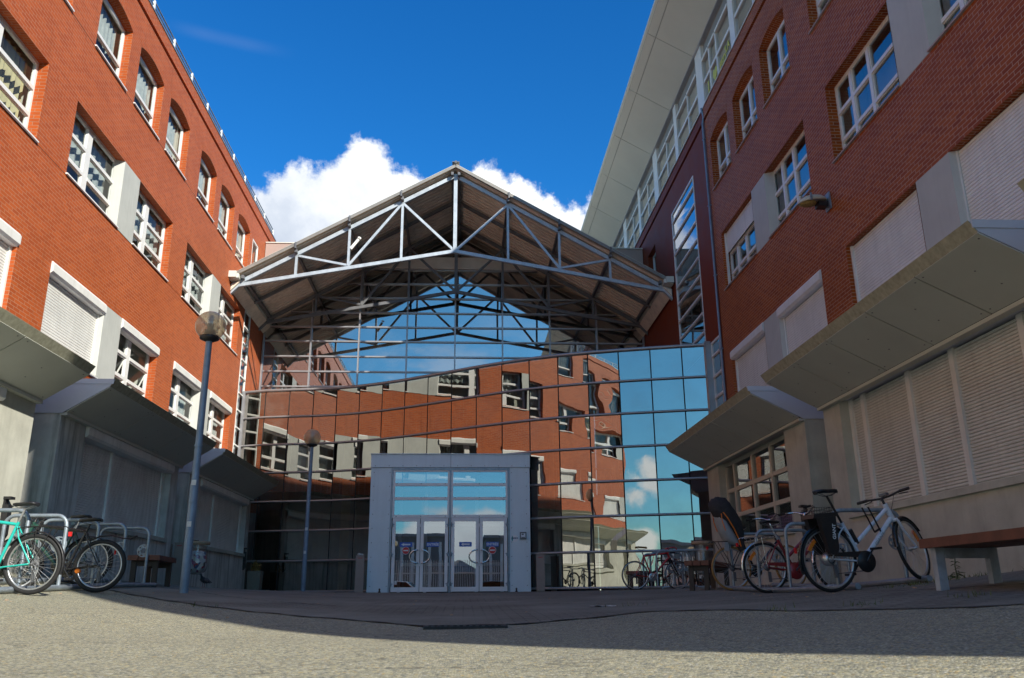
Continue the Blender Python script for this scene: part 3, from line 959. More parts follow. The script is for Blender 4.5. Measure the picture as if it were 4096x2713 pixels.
# ---------------------------------------------------------------- left building
L = Side('L'); RR = Side('R')
left = thing('brick_building', 'sunlit orange brick building with arched windows on the left side of the courtyard', 'building', (-7.95, 10, 0))
F2 = [(15.6, 18.15), (19.1, 21.55)]
TOP = [15.95, 18.15, 20.35]
LY0, LY1 = -7.2, 33.0
ops = []; wins = []
for k in range(-3, 2):
    d = 7.2*k
    for a, b in F2:
        ops.append(dict(y0=a+d, y1=b+d, z0=8.15, z1=9.78, t='f2', k=k))
        ops.append(dict(y0=a+d, y1=b+d, z0=4.62, z1=6.25, t='f1', k=k))
    for a in TOP:
        if a+d > LY0+0.8:
            ops.append(dict(y0=a+d, y1=a+d+1.65, z0=11.37, z1=12.9, rise=0.16, t='top', k=k))
pill = []
for k in range(-3, 2):
    for z0, z1 in ((8.15, 9.78), (4.62, 6.25)):
        pill.append((F2[0][1]+7.2*k, F2[1][0]+7.2*k, z0-0.05, z1))
allops = ops+[dict(y0=a+0.0, y1=b, z0=c, z1=d, t='pil', k=9) for a, b, c, d in pill]
allops.append(dict(y0=29.62, y1=30.5, z0=11.1, z1=12.9, t='slim', k=9))
allops.append(dict(y0=29.4, y1=30.28, z0=3.9, z1=10.45, t='strip', k=9))
mb = MB()
wall_with_openings(mb, L, 0.0, LY0, LY1, 2.9, 13.78, allops, depth=0.22)
for q in ops:
    if q['t'] == 'top':
        soldier_course(mb, L, 0.0, q)
mb.face([L.p(-0.05, LY0, 13.78), L.p(-0.05, LY1, 13.78), L.p(-0.05, LY1, 13.86), L.p(-0.05, LY0, 13.86)])
mb.face([L.p(-0.05, LY0, 13.78), L.p(-0.05, LY1, 13.78), L.p(0, LY1, 13.78), L.p(0, LY0, 13.78)])
L.box(mb, -0.35, 0.03, LY0, LY1, 13.86, 14.22)
mb.face([L.p(0, LY0, -0.4), L.p(-14, LY0, -0.4), L.p(-14, LY0, 14.1), L.p(0, LY0, 14.1)])
mb.build('wall', 'brick_left', left)
mb = MB()
core_building(mb, L, LY0, LY1, 14.1)
for z in (4.2, 7.4, 10.75, 13.7):
    L.box(mb, -1.04, -0.23, LY0+0.03, LY1-0.03, z-0.1, z+0.1)
for k in range(-1, 6):
    y = 7.55+7.2*(k-1)
    L.box(mb, -1.04, -0.30, y-0.1, y+0.1, 3.0, 13.5)
mb.build('inner_core', 'interior', left)
mb = MB()
L.box(mb, -14.0, -0.36, LY0+0.01, LY1, 14.051, 14.12)
mb.build('roof', 'roof_grey', left)
mb = MB()
L.box(mb, -0.37, 0.05, LY0-0.02, LY1+0.02, 14.222, 14.262)
mb.build('parapet_cap', 'galvanised', left)
mb = MB()
for k in range(0, 26):
    y = 32.5-1.555*k
    if y < LY0: break
    L.box(mb, -0.01, 0.04, y-0.028, y+0.028, 14.27, 14.52)
rl = mb.build('railing', 'white_frame', left)
mb = MB()
mb.tube([L.p(0.0, LY0+.1, 14.53), L.p(0.0, 32.6, 14.53)], 0.022, 8); mb.tube([L.p(0.0, LY0+.1, 14.40), L.p(0.0, 32.6, 14.40)], 0.018, 8)
mb.build('rail_tube', 'galvanised', rl)
for a, b, c, d in pill:
    mb = MB()
    L.box(mb, -0.23, 0.004, a, b-0.0, c, d-0.002)
    mb.prism([L.p(0.003, a+.001, c+.001), L.p(-0.2, a-0.10, c+.001), L.p(-0.2, a+.001, c+.001)], [L.p(0.003, a+.001, d-.003), L.p(-0.2, a-0.10, d-.003), L.p(-0.2, a+.001, d-.003)])
    mb.build('concrete_panel', 'precast_panel', left)
# thin movement joint line on the brickwork
mb = MB()
mb.build  # (joint is modelled as a shallow dark strip)
L.box(mb, 0.0, 0.003, LY0, 29.3, 8.085, 8.093); L.box(mb, 0.0, 0.003, LY0, 29.5, 11.305, 11.313)
mb.build('movement_joint', 'dark_gap', left)

for n, q in enumerate(ops):
    k = q['k']; first = q['y0']-7.2*k < 17
    if q['t'] == 'top':
        make_window(left, L, q['y0'], q['y1'], q['z0'], 12.93, [0.80] if False else [], [0.36], o=-0.18, lace=0.42 if n % 3 else 0.25, extra_top=0.10, fw=0.06)
    elif q['t'] == 'f2':
        cu = None; lc = 0.40
        if q['y1'] < 15:
            lc = None; cu = (0.25, 0.98, 'curtain_cream')
        if k == 1 and not first:
            cu = (0.5, 0.97, 'lace'); lc = None
        make_window(left, L, q['y0'], q['y1'], q['z0'], q['z1'], [0.44], [0.30, 0.64], o=-0.19, lace=lc, curtain=cu, wide={0: 0.115}, fw=0.065)
    else:
        closed = (k <= 0 and first) or k <= -1
        make_window(left, L, q['y0'], q['y1'], q['z0'], q['z1'], [0.44], [0.27, 0.60], o=-0.19, box=True, wide={0: 0.10}, fw=0.065,
                    shutter=(0.0, 'shutter_white') if closed else None, open_panes=(1, 4) if (k == 0 and not first) else (), curtain=(0.55, 0.95, 'lace') if k == 1 else None)
make_window(left, L, 29.64, 30.48, 11.12, 12.88, [], [0.42], o=0.0, sill=False, lace=None, fw=0.05)
make_window(left, L, 29.42, 30.26, 3.9, 10.43, [], [k/10.7 for k in range(1, 11)], o=0.012, sill=False, fw=0.045, curtain=(0.03, 0.97, 'lace'))

gl, gr = gz(-6.9, 17), gz(6.2, 12)
bay(left, L, 14.7, 21.0, 15.75, 20.5, 1.37, 3.09, 'concrete_dirty', (17.47,), 'shutter', ('shutter_grey', 'shutter_grey', 'concrete', 'shutter_grey'))
bay(left, L, 21.9, 28.3, 22.85, 27.85, 1.37, 3.09, 'concrete_dirty', (24.75,), 'shutter', ('shutter_grey', 'shutter_grey', 'concrete', 'shutter_grey'))
bay(left, L, 7.5, 13.8, 8.55, 12.75, 1.37, 3.09, 'concrete', (10.3,), 'shutter', ('shutter_grey', 'shutter_grey', 'concrete', 'shutter_grey'))
bay(left, L, 0.3, 6.6, 1.35, 5.6, 1.37, 3.09, 'concrete', (3.0,), 'shutter', ('shutter_white', 'shutter_white', 'concrete', 'shutter_white'))
bay(left, L, -6.9, -0.6, -5.9, -1.6, 1.37, 3.09, 'concrete', (-4.2,), 'shutter', ('shutter_white', 'shutter_white', 'concrete', 'shutter_white'))
for a, b in ((-7.2, -6.9), (-0.6, 0.3), (6.6, 7.5), (13.8, 14.7), (21.0, 21.9), (28.3, 33.0)):
    mb = MB(); mb.face([L.p(0.0, a, -0.3), L.p(0.0, b, -0.3), L.p(0.0, b, 2.9), L.p(0.0, a, 2.9)])
    mb.build('recess_wall', 'concrete_dirty', left)

# ---------------------------------------------------------------- right building
right = thing('brick_building', 'shaded dark red brick building with a white roof overhang on the right', 'building', (7.2, 10, 0))
RY0, RY1 = -4.3, 46.0
F2R = [(15.69, 18.15), (19.13, 21.72)]
TOPR = [16.02, 18.2, 20.36]
ops = []
for k in range(-2, 1):
    d = 7.2*k
    for a, b in F2R:
        ops.append(dict(y0=a+d, y1=b+d, z0=8.15, z1=9.80, t='f2', k=k))
        ops.append(dict(y0=a+d, y1=b+d, z0=4.62, z1=6.33, t='f1', k=k))
    for a in TOPR:
        ops.append(dict(y0=a+d, y1=a+d+1.65, z0=11.35, z1=12.9, rise=0.16, t='top', k=k))
pill = [(F2R[0][1]+7.2*k, F2R[1][0]+7.2*k, z0-0.05, z1) for k in range(-2, 1) for z0, z1 in ((8.15, 9.80), (4.62, 6.33))]
allops = ops+[dict(y0=a, y1=b, z0=c, z1=d, t='pil', k=9) for a, b, c, d in pill]
mb = MB()
wall_with_openings(mb, RR, 0.0, RY0, 22.35, 2.9, 13.80, allops, depth=0.24)
for q in ops:
    if q['t'] == 'top':
        soldier_course(mb, RR, 0.0, q)
mb.face([RR.p(-0.06, RY0, 13.80), RR.p(-0.06, 22.35, 13.80), RR.p(-0.06, 22.35, 13.90), RR.p(-0.06, RY0, 13.90)])
mb.face([RR.p(-0.06, RY0, 13.80), RR.p(-0.06, 22.35, 13.80), RR.p(0, 22.35, 13.80), RR.p(0, RY0, 13.80)])
RR.box(mb, -0.35, 0.02, RY0, 22.35, 13.90, 14.24)
mb.face([RR.p(0, RY0, -0.4), RR.p(-14, RY0, -0.4), RR.p(-14, RY0, 16.4), RR.p(0, RY0, 16.4)])
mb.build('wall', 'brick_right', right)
mb = MB()
so = [dict(y0=24.0, y1=26.95, z0=7.0, z1=12.87), dict(y0=22.62, y1=23.55, z0=3.6, z1=7.12), dict(y0=29.6, y1=30.9, z0=11.3, z1=12.9), dict(y0=30.2, y1=31.4, z0=7.4, z1=9.0)]
wall_with_openings(mb, RR, -0.012, 22.352, RY1, -0.4, 13.80, so, depth=0.25)
mb.face([RR.p(-0.06, 22.352, 13.80), RR.p(-0.06, RY1, 13.80), RR.p(-0.06, RY1, 13.90), RR.p(-0.06, 22.352, 13.90)])
mb.face([RR.p(-0.06, 22.352, 13.80), RR.p(-0.06, RY1, 13.80), RR.p(-0.012, RY1, 13.80), RR.p(-0.012, 22.352, 13.80)])
RR.box(mb, -0.35, 0.01, 22.352, RY1, 13.90, 14.24)
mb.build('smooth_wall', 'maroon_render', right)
mb = MB()
core_building(mb, RR, RY0, RY1, 16.4)
for z in (4.2, 7.4, 10.75, 14.0):
    RR.box(mb, -1.04, -0.26, RY0+0.03, RY1-0.03, z-0.1, z+0.1)
for k in range(0, 5):
    y = 7.75+7.2*(k-1)
    RR.box(mb, -1.04, -0.32, y-0.1, y+0.1, 3.0, 13.5)
mb.build('inner_core', 'interior', right)
for a, b, c, d in pill:
    mb = MB()
    RR.box(mb, -0.25, 0.004, a, b-0.02, c, d-0.002)
    mb.prism([RR.p(0.004, a, c), RR.p(-0.21, a-0.12, c), RR.p(-0.21, a, c)], [RR.p(0.004, a, d-.002), RR.p(-0.21, a-0.12, d-.002), RR.p(-0.21, a, d-.002)])
    mb.build('concrete_panel', 'precast_panel', right)
for n, q in enumerate(ops):
    k = q['k']; first = q['y0']-7.2*k < 17.5
    if q['t'] == 'top':
        make_window(right, RR, q['y0'], q['y1'], q['z0'], 12.95, [0.52], [0.38], o=-0.20, extra_top=0.10, fw=0.06, sill_mat='parapet_pink')
    elif q['t'] == 'f2':
        sh = (0.62, 'shutter_white') if (k == 0 and not first) else None
        make_window(right, RR, q['y0'], q['y1'], q['z0'], q['z1'], [0.46, 0.74], [0.25, 0.62], o=-0.20, fw=0.06, shutter=sh, sill_mat='parapet_pink')
    else:
        make_window(right, RR, q['y0'], q['y1'], q['z0'], q['z1'], [0.46, 0.74], [0.25, 0.62], o=-0.20, fw=0.06, shutter=(0.0, 'shutter_white'), box=(k == 0), sill_mat='parapet_pink')
make_window(right, RR, 24.02, 26.93, 7.02, 12.85, [], [k/9.6 for k in range(1, 10)], o=0.004, sill=False, fw=0.05, glassm='bay_glass')
make_window(right, RR, 22.64, 23.53, 3.62, 7.10, [], [k/5.7 for k in range(1, 6)], o=0.004, sill=False, fw=0.05, glassm='bay_glass')
make_window(right, RR, 29.62, 30.88, 11.32, 12.88, [0.5], [0.4], o=-0.2, sill=False)
make_window(right, RR, 30.22, 31.38, 7.42, 8.98, [0.5], [0.4], o=-0.2, sill=False)
mb = MB()
mb.tube([RR.p(0.05, 22.42, 3.6), RR.p(0.05, 22.42, 13.75), RR.p(0.0, 22.42, 13.98), RR.p(0.05, 22.44, 14.3)], 0.034, 8)
for z in (4.5, 6.6, 8.8, 11.0, 13.2):
    RR.box(mb, 0.0, 0.09, 22.37, 22.47, z, z+0.03)
mb.build('downpipe', 'lamp_blue', right)

# clerestory storey under the roof overhang
CZ0, CZM, CZT, CZ1 = 14.27, 15.04, 15.80, 16.38
bays_ = []
y = 22.85-6.3*4
posts = []
for k in range(-4, 4):
    b0 = 22.2+6.3*k
    posts.append((b0, b0+0.65)); posts.append((b0+3.25, b0+3.62))
posts = sorted(p for p in posts if p[1] > RY0 and p[0] < RY1)
mb = MB(); cf = MB(); cg = MB(); cb = MB()
for (a0, a1), (b0, b1) in zip(posts, posts[1:]):
    three = abs(a1-19.95+0.33) < 0.4 or False
    mid = [0.46] if not three else [0.48, 0.74]
    W = b0-a1
    cuts = [a1]+[a1+W*m for m in mid]+[b0]
    for m in mid:
        RR.box(cf, -0.09, -0.015, a1+W*m-0.045, a1+W*m+0.045, CZ0, CZT)
    for z, h, o1 in ((CZ0+0.03, 0.03, 0.0), (CZM, 0.05, -0.012), (CZT, 0.045, 0.01)):
        for c, d in zip(cuts, cuts[1:]):
            RR.box(cf, -0.095, o1, c+0.045, d-0.045, z-h, z+h)
    RR.box(cf, -0.10, 0.05, a1, b0, CZ0-0.03, CZ0-0.001)
    cg.face([RR.p(-0.06, a1, CZ0), RR.p(-0.06, b0, CZ0), RR.p(-0.06, b0, CZT), RR.p(-0.06, a1, CZT)])
    cb.face([RR.p(-0.16, a1, CZ0), RR.p(-0.16, b0, CZ0), RR.p(-0.16, b0, CZT), RR.p(-0.16, a1, CZT)])
    RR.box(cb, -0.14, -0.10, a1, b0, CZT+0.045, CZ1)
RR.box(mb, -0.30, -0.17, RY0+.02, RY1-.02, CZ0, CZ1)
cl = mb.build('clerestory', 'blind_grey', right)
for a, b in posts:
    mb = MB(); RR.box(mb, -0.12, 0.0, a, b, CZ0-0.02, CZ1); mb.build('post', 'white_frame', cl)
cf.build('window_bar', 'white_frame', cl)
cg.build('glass', 'window_glass', cl, fix=False)
cb.build('blind', 'blind_grey', cl)
mb = MB()
RR.box(mb, -0.10, 0.06, RY0, RY1, CZ1, CZ1+0.05)
RR.box(mb, 0.0, 0.035, RY0, RY1, 14.24, 14.262)
mb.build('head_trim', 'mullion', right)
# yellow paper letters on the clerestory panes
def facade_text(s, y, z, size, shear=0.0):
    text_obj('window_lettering', s, size, 'letter_yellow', cl, frame_mat((RR.x(-0.05), y, z), (0, -1, 0), (0, 0, 1)), bold=0.012)
facade_text('I', 21.85, 14.62, 0.62)
facade_text("FED", 20.42, 14.55, 0.34)
facade_text("'LA", 19.98, 14.72, 0.32)
mb = MB(); hp = []
for k in range(28):
    t = 2*math.pi*k/28
    hp.append((21.17+0.0125*16*math.sin(t)**3, 14.66+0.016*(13*math.cos(t)-5*math.cos(2*t)-2*math.cos(3*t)-math.cos(4*t))))
mb.prism([RR.p(-0.052, a, b) for a, b in hp], [RR.p(-0.048, a, b) for a, b in hp])
mb.build('heart_cutout', 'letter_yellow', cl)

# sloping white soffit of the roof overhang, with open joints
bk = MB(); sp = MB()
def sof(o, y, d=0.0):
    z = 16.43+o*0.583
    return RR.p(o+0.5*d, y, z-0.86*d)
bk.prism([sof(-0.6, RY0, 0), sof(1.49, RY0, 0), RR.p(1.49, RY0, 17.34), RR.p(0.9, RY0, 17.62), RR.p(-14, RY0, 17.9), RR.p(-14, RY0, 16.3)],
         [sof(-0.6, RY1, 0), sof(1.49, RY1, 0), RR.p(1.49, RY1, 17.34), RR.p(0.9, RY1, 17.62), RR.p(-14, RY1, 17.9), RR.p(-14, RY1, 16.3)])
rf = bk.build('roof', 'roof_grey', right)
js = [RY0]+[22.85-3.15*k for k in range(8, 0, -1)]+[22.85+3.13*k for k in range(8)]
js = [j for j in js if RY0 <= j < RY1]+[RY1]
for a, b in zip(js, js[1:]):
    for o0, o1 in ((-0.02, 1.19), (1.205, 1.45)):
        g_ = 0.012
        sp.hexa([sof(o0, a+g_, .006), sof(o1, a+g_, .006), sof(o1, b-g_, .006), sof(o0, b-g_, .006)], [sof(o0, a+g_, .02), sof(o1, a+g_, .02), sof(o1, b-g_, .02), sof(o0, b-g_, .02)])
sp.build('soffit', 'soffit_white', rf)
mb = MB()
mb.prism([sof(1.455, RY0-.02, .022), sof(1.53, RY0-.02, .01), RR.p(1.53, RY0-.02, 17.42), RR.p(1.495, RY0-.02, 17.42), RR.p(1.495, RY0-.02, 17.31)],
         [sof(1.455, RY1, .022), sof(1.53, RY1, .01), RR.p(1.53, RY1, 17.42), RR.p(1.495, RY1, 17.42), RR.p(1.495, RY1, 17.31)])
mb.build('eave_edge', 'soffit_white', rf)

bay(right, RR, 14.95, 21.4, 16.0, 20.45, 1.20, 3.08, 'concrete', (17.33, 18.5, 19.8), 'glass', ('shutter_beige', 'cream_frame', 'concrete'), proud=1.0)
bay(right, RR, 7.75, 14.1, 8.35, 13.45, 1.26, 3.09, 'concrete', (8.92, 10.37, 11.52, 12.96), 'shutter', ('shutter_beige', 'shutter_white', 'concrete'), proud=1.0)
bay(right, RR, 0.55, 6.9, 1.2, 6.3, 1.26, 3.09, 'concrete', (2.4, 3.6, 4.9), 'shutter', ('shutter_beige', 'shutter_white', 'concrete'), proud=1.0)
for a, b in ((RY0, 0.55), (6.9, 7.75), (14.1, 14.95), (21.4, 22.35)):
    mb = MB(); mb.face([RR.p(0.0, a, -0.3), RR.p(0.0, b, -0.3), RR.p(0.0, b, 2.9), RR.p(0.0, a, 2.9)])
    mb.build('recess_wall', 'concrete', right)

# ---------------------------------------------------------------- glazed entrance hall between the two buildings
hall = thing('entrance_hall', 'glazed entrance hall with a curved mirror glass front between the two brick buildings', 'entrance hall', (-0.4, 28, 0.15))
CP = [(-7.93, 30.147), (-7.064, 29.817), (-6.192, 29.661), (-5.326, 29.532), (-4.489, 29.332), (-3.659, 29.024), (-2.835, 28.606), (-2.03, 28.107), (-1.232, 27.549), (-0.439, 26.964),
      (0.361, 26.381), (1.153, 25.844), (1.977, 25.355), (2.824, 24.941), (3.699, 24.6), (4.589, 24.318), (5.499, 24.06), (6.389, 23.819), (7.13, 23.649)]
CROWS = [0.20, 1.20, 2.19, 3.17, 4.16, 5.14, 6.12, 7.08]
PX0, PX1, PY, PZ = -2.72, 1.92, 25.0, 4.04


def in_portal(xm, z):
    return PX0+0.05 < xm < PX1-0.02 and z < 3.2


glass = MB(); joint = MB(); tubes = MB()
for i, ((xa, ya), (xb, yb)) in enumerate(zip(CP, CP[1:])):
    d = Vector((xb-xa, yb-ya, 0)).normalized(); nrm = Vector((d.y, -d.x, 0))
    if nrm.y > 0: nrm = -nrm
    for j, (za, zb) in enumerate(zip(CROWS, CROWS[1:])):
        if in_portal((xa+xb)/2, (za+zb)/2) and xa > PX0 and xb < PX1+0.1:
            continue
        g0 = 0.018
        tl, tt = random.uniform(-.007, .007), random.uniform(-.006, .006)
        bow = random.uniform(-.005, .009)
        rws = []
        for a in range(5):
            rr = []
            for b in range(5):
                u, v = a/4, b/4
                p = Vector((xa, ya, za)).lerp(Vector((xb, yb, za)), (g0+u*((Vector((xb-xa, yb-ya)).length)-2*g0))/Vector((xb-xa, yb-ya)).length)
                z = za+g0+v*(zb-za-2*g0)
                off = tl*(u-.5)*1.0+tt*(v-.5)+bow*((u-.5)**2+(v-.5)**2)
                q = p+nrm*off
                rr.append((q.x, q.y, z))
            rws.append(rr)
        glass.grid(rws, 0, True)
    # black vertical silicone joint
    for (x, y) in ((xa, ya),):
        zlo = 0.2 if not (PX0-0.1 < x < PX1+.05) else 3.2
        p = Vector((x, y, 0))
        joint.hexa([(p.x-d.x*.017+nrm.x*.002, p.y-d.y*.017+nrm.y*.002, zlo), (p.x+d.x*.017+nrm.x*.002, p.y+d.y*.017+nrm.y*.002, zlo), (p.x+d.x*.017-nrm.x*.12, p.y+d.y*.017-nrm.y*.12, zlo), (p.x-d.x*.017-nrm.x*.12, p.y-d.y*.017-nrm.y*.12, zlo)],
                   [(p.x-d.x*.017+nrm.x*.002, p.y-d.y*.017+nrm.y*.002, 7.08), (p.x+d.x*.017+nrm.x*.002, p.y+d.y*.017+nrm.y*.002, 7.08), (p.x+d.x*.017-nrm.x*.12, p.y+d.y*.017-nrm.y*.12, 7.08), (p.x-d.x*.017-nrm.x*.12, p.y-d.y*.017-nrm.y*.12, 7.08)])
for z in CROWS:
    segs = [CP] if z > 3.3 else [[p for p in CP if p[0] < PX0+0.35], [p for p in CP if p[0] > PX1-0.5]]
    for sg in segs:
        pts = []
        for k, (x, y) in enumerate(sg):
            a = Vector(sg[max(k-1, 0)]); b = Vector(sg[min(k+1, len(sg)-1)]); d = (b-a).normalized()
            n2 = Vector((d.y, -d.x)); n2 = -n2 if n2.y > 0 else n2
            pts.append((x+n2.x*0.035, y+n2.y*0.035, z+(0.01 if z > 0.5 else 0.03)))
        tubes.tube(pts, 0.036 if z < 7 else 0.05, 8)
cw = glass.build('curtain_wall', 'curtain_glass', hall, fix=False)
joint.build('joint', 'dark_gap', cw)
tubes.build('mullion', 'mullion', cw)
mb = MB(); mb.box(7.02, 7.19, 23.50, 23.70, 0.1, 7.16); mb.build('edge_post', 'mullion', cw)
mb = MB(); mb.box(-7.93, -7.84, 30.0, 30.13, 3.5, 7.12)
mb.build('edge_post', 'mullion', cw)

# terrace slab behind the curtain wall, floor and rear walls of the hall
mb = MB()
mb.prism([(x, y+0.14, 6.95) for x, y in CP]+[(7.18, 32.2, 6.95), (-7.93, 32.2, 6.95)], [(x, y+0.14, 7.04) for x, y in CP]+[(7.18, 32.2, 7.04), (-7.93, 32.2, 7.04)])
mb.build('terrace', 'roof_grey', hall)
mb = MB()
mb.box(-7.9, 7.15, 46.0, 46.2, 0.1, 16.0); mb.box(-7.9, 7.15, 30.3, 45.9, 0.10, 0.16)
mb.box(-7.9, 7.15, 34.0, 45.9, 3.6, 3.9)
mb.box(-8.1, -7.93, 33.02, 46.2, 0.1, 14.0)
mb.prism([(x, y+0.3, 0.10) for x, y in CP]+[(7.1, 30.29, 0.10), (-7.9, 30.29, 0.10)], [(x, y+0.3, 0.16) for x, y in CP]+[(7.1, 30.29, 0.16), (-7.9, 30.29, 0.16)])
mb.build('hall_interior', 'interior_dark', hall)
mb = MB()
mb.lathe([(0.16, 0.16), (0.16, 6.9)], (-4.25, 31.2, 0), 20)
mb.build('yellow_column', 'yellow_paint', hall)
for x in (-6.4, -2.2, 3.2, 5.6):
    mb = MB(); mb.box(x-0.09, x+0.09, 31.0, 31.18, 0.16, 6.9)
    mb.build('column', 'interior', hall)
mb = MB()   # balustrade of the gallery inside
for k in range(60):
    x = -7.6+k*0.245
    mb.box(x, x+0.03, 33.95, 33.98, 3.9, 4.9)
mb.box(-7.7, 7.0, 33.93, 34.0, 4.9, 4.95)
mb.build('gallery_railing', 'galvanised', hall)

# gable glazing under the canopy
EZ, RZ, HW = 10.3, 14.52, 7.4         # chord heights at eaves / ridge, half width


def roof_z(x):
    return 10.45+(14.72-10.45)*(1-min(abs(x-AX)/7.4, 1.0))


GY = 32.3
gv = [-7.9, -6.07, -4.20, -2.32, -0.42, 1.47, 3.37, 5.26, 7.15]
gh = [7.86, 8.46, 9.07, 9.69, 10.29, 10.89, 11.51, 12.12, 12.74]
gm = MB(); gf = MB()
for a, b in zip(gv, gv[1:]):
    for c, d in zip(gh, gh[1:]+[14.7]):
        zm = min(roof_z(a+0.01), roof_z(b-0.01)) if False else None
        P = []
        za, zb = roof_z(a)-0.1, roof_z(b)-0.1
        if max(za, zb) <= c: continue
        pts = [(a, c), (b, c), (b, min(d, zb)), (a, min(d, za))]
        pts = [(x, z) for x, z in pts if z >= c-1e-6]
        t = random.uniform(-.002, .002)
        gm.face([(x, GY+(t if x == a else -t), z) for x, z in pts])
gm.face([(-7.9, GY, 7.05), (7.15, GY, 7.05), (7.15, GY, 7.86), (-7.9, GY, 7.86)])
for x in gv:
    gf.box(x-0.03, x+0.03, GY-0.07, GY+0.05, 7.05, max(min(roof_z(x)-0.05, 12.75), 7.5))
for z in gh:
    x0, x1 = -7.87, 7.12
    if z > 10.45:
        h = 7.4*(1-(z-10.45)/(14.72-10.45)); x0, x1 = AX-h+0.1, AX+h-0.1
    cuts = [x0]+[v for v in gv if x0+.1 < v < x1-.1]+[x1]
    for a, b in zip(cuts, cuts[1:]):
        gf.box(a+0.031, b-0.031, GY-0.075, GY+0.05, z-0.028, z+0.028)
gg = gm.build('gable_glazing', 'gable_glass', hall, fix=False)
gf.build('glazing_bar', 'mullion', gg)
mb = MB()
mb.box(-3.45, 2.7, GY-0.12, GY+0.1, 12.86, 13.28); mb.box(-3.9, 3.1, GY-0.16, GY+0.1, 12.76, 12.84)
for x in (-1.2, -1.05, -0.9, 0.2, 0.35, 0.5):
    mb.box(x, x+0.03, GY-0.135, GY-0.12, 13.16, 13.19)
mb.build('lintel_beam', 'lintel_grey', hall)
# cream objects inside, seen dimly through the gable
mb = MB(); mb.box(-5.9, -4.6, 35.0, 35.2, 11.0, 11.7); mb.box(4.0, 6.3, 35.0, 35.2, 10.9, 11.6)
mb.build('duct', 'curtain_cream', hall)

# ---------------------------------------------------------------- canopy roof on steel trusses
can = thing('gabled_canopy', 'gabled canopy roof of ribbed sheet on galvanised steel trusses over the entrance', 'canopy roof', (-0.4, 30, 10.2))
sh = MB()
RY = (27.22, 46.0)
prof = []
yv = RY[0]
while yv < RY[1]:
    prof += [(yv, 0), (yv+0.10, 0), (yv+0.135, 0.045), (yv+0.215, 0.045), (yv+0.25, 0)]
    yv += 0.25
for sgn in (-1, 1):
    for (ya, ha), (yb, hb) in zip(prof, prof[1:]):
        if yb-ya < 1e-6: continue
        xr, xe = AX, AX+sgn*7.30
        sh.face([(xr, ya, 14.66+ha), (xe, ya, 10.46+ha), (xe, yb, 10.46+hb), (xr, yb, 14.66+hb)])
        sh.face([(xr, ya, 14.73+ha), (xe, ya, 10.53+ha), (xe, yb, 10.53+hb), (xr, yb, 14.73+hb)])
rs = sh.build('roof_sheet', 'roof_sheet', can, fix=False)
mb = MB()
for sgn in (-1, 1):
    mb.beam((AX+sgn*0.01, RY[0]-0.03, 14.745), (AX+sgn*7.32, RY[0]-0.03, 10.545), 0.025, 0.10, mi=1)
    mb.beam((AX+sgn*0.01, RY[0]+0.02, 14.83), (AX+sgn*7.34, RY[0]+0.02, 10.63), 0.05, 0.008)
mb.build('verge_trim', ['soffit_white', 'verge_grey'], rs)
mb = MB()
mb.beam((AX, RY[0]-0.05, 14.90), (AX, 46, 14.90), 0.26, 0.02); mb.tube([(AX, RY[0]-0.1, 14.87), (AX, 46, 14.87)], 0.05, 8)
for sgn in (-1, 1):
    for t in (0.26, 0.5, 0.745):
        mb.box(AX+sgn*7.3*t-.03, AX+sgn*7.3*t+.03, RY[0]-0.08, RY[0]+.05, 14.66-4.2*t-.06, 14.66-4.2*t+.16)
mb.build('ridge_cap', 'dark_steel', rs)


def truss(Y, mat, w=0.11):
    t = MB()
    xs_ = [0, 1.86, 3.67, 5.44]
    topz = lambda u: 14.50-u*(14.50-10.30)/7.32
    botz = {0: 11.58, 1.86: 11.28, 3.67: 10.98, 5.44: 10.60}
    for s in (-1, 1):
        t.beam((AX, Y, 14.50), (AX+s*7.32, Y, 10.30), w, 0.13)
        t.beam((AX, Y+.002, 11.58), (AX+s*7.32, Y+.002, 10.22), w*0.96, 0.12)
        for u in xs_[1:]:
            t.beam((AX+s*u, Y, botz[u]), (AX+s*u, Y, topz(u)), w*0.75, 0.085, up=(0, 1, 0))
        t.beam((AX+s*1.86, Y+.004, topz(1.86)-0.04), (AX+s*0.02, Y+.004, 11.60), w*0.68, 0.085)
        t.beam((AX+s*1.86, Y-.004, topz(1.86)-0.04), (AX+s*3.67, Y-.004, botz[3.67]), w*0.68, 0.085)
        t.beam((AX+s*5.44, Y+.004, topz(5.44)-0.04), (AX+s*3.67, Y+.004, botz[3.67]+0.02), w*0.60, 0.075)
        # cast end shoe bolted to the wall
        xe = AX+s*7.32; xw = AX+s*7.58
        t.prism([(xe-s*0.10, Y-.07, 10.38), (xe+s*.06, Y-.07, 10.33), (xw, Y-.07, 10.26), (xw, Y-.07, 9.86), (xe, Y-.07, 10.14)], [(xe-s*0.10, Y+.07, 10.38), (xe+s*.06, Y+.07, 10.33), (xw, Y+.07, 10.26), (xw, Y+.07, 9.86), (xe, Y+.07, 10.14)])
        for q in (0.06, 0.16):
            t.cyl((xe+s*q, Y-.085, 10.20), (xe+s*q, Y-.068, 10.20), 0.022, 10)
    t.beam((AX, Y, 11.52), (AX, Y, 14.56), w*1.15, 0.12, up=(0, 1, 0))
    return t.build('truss', mat, can)


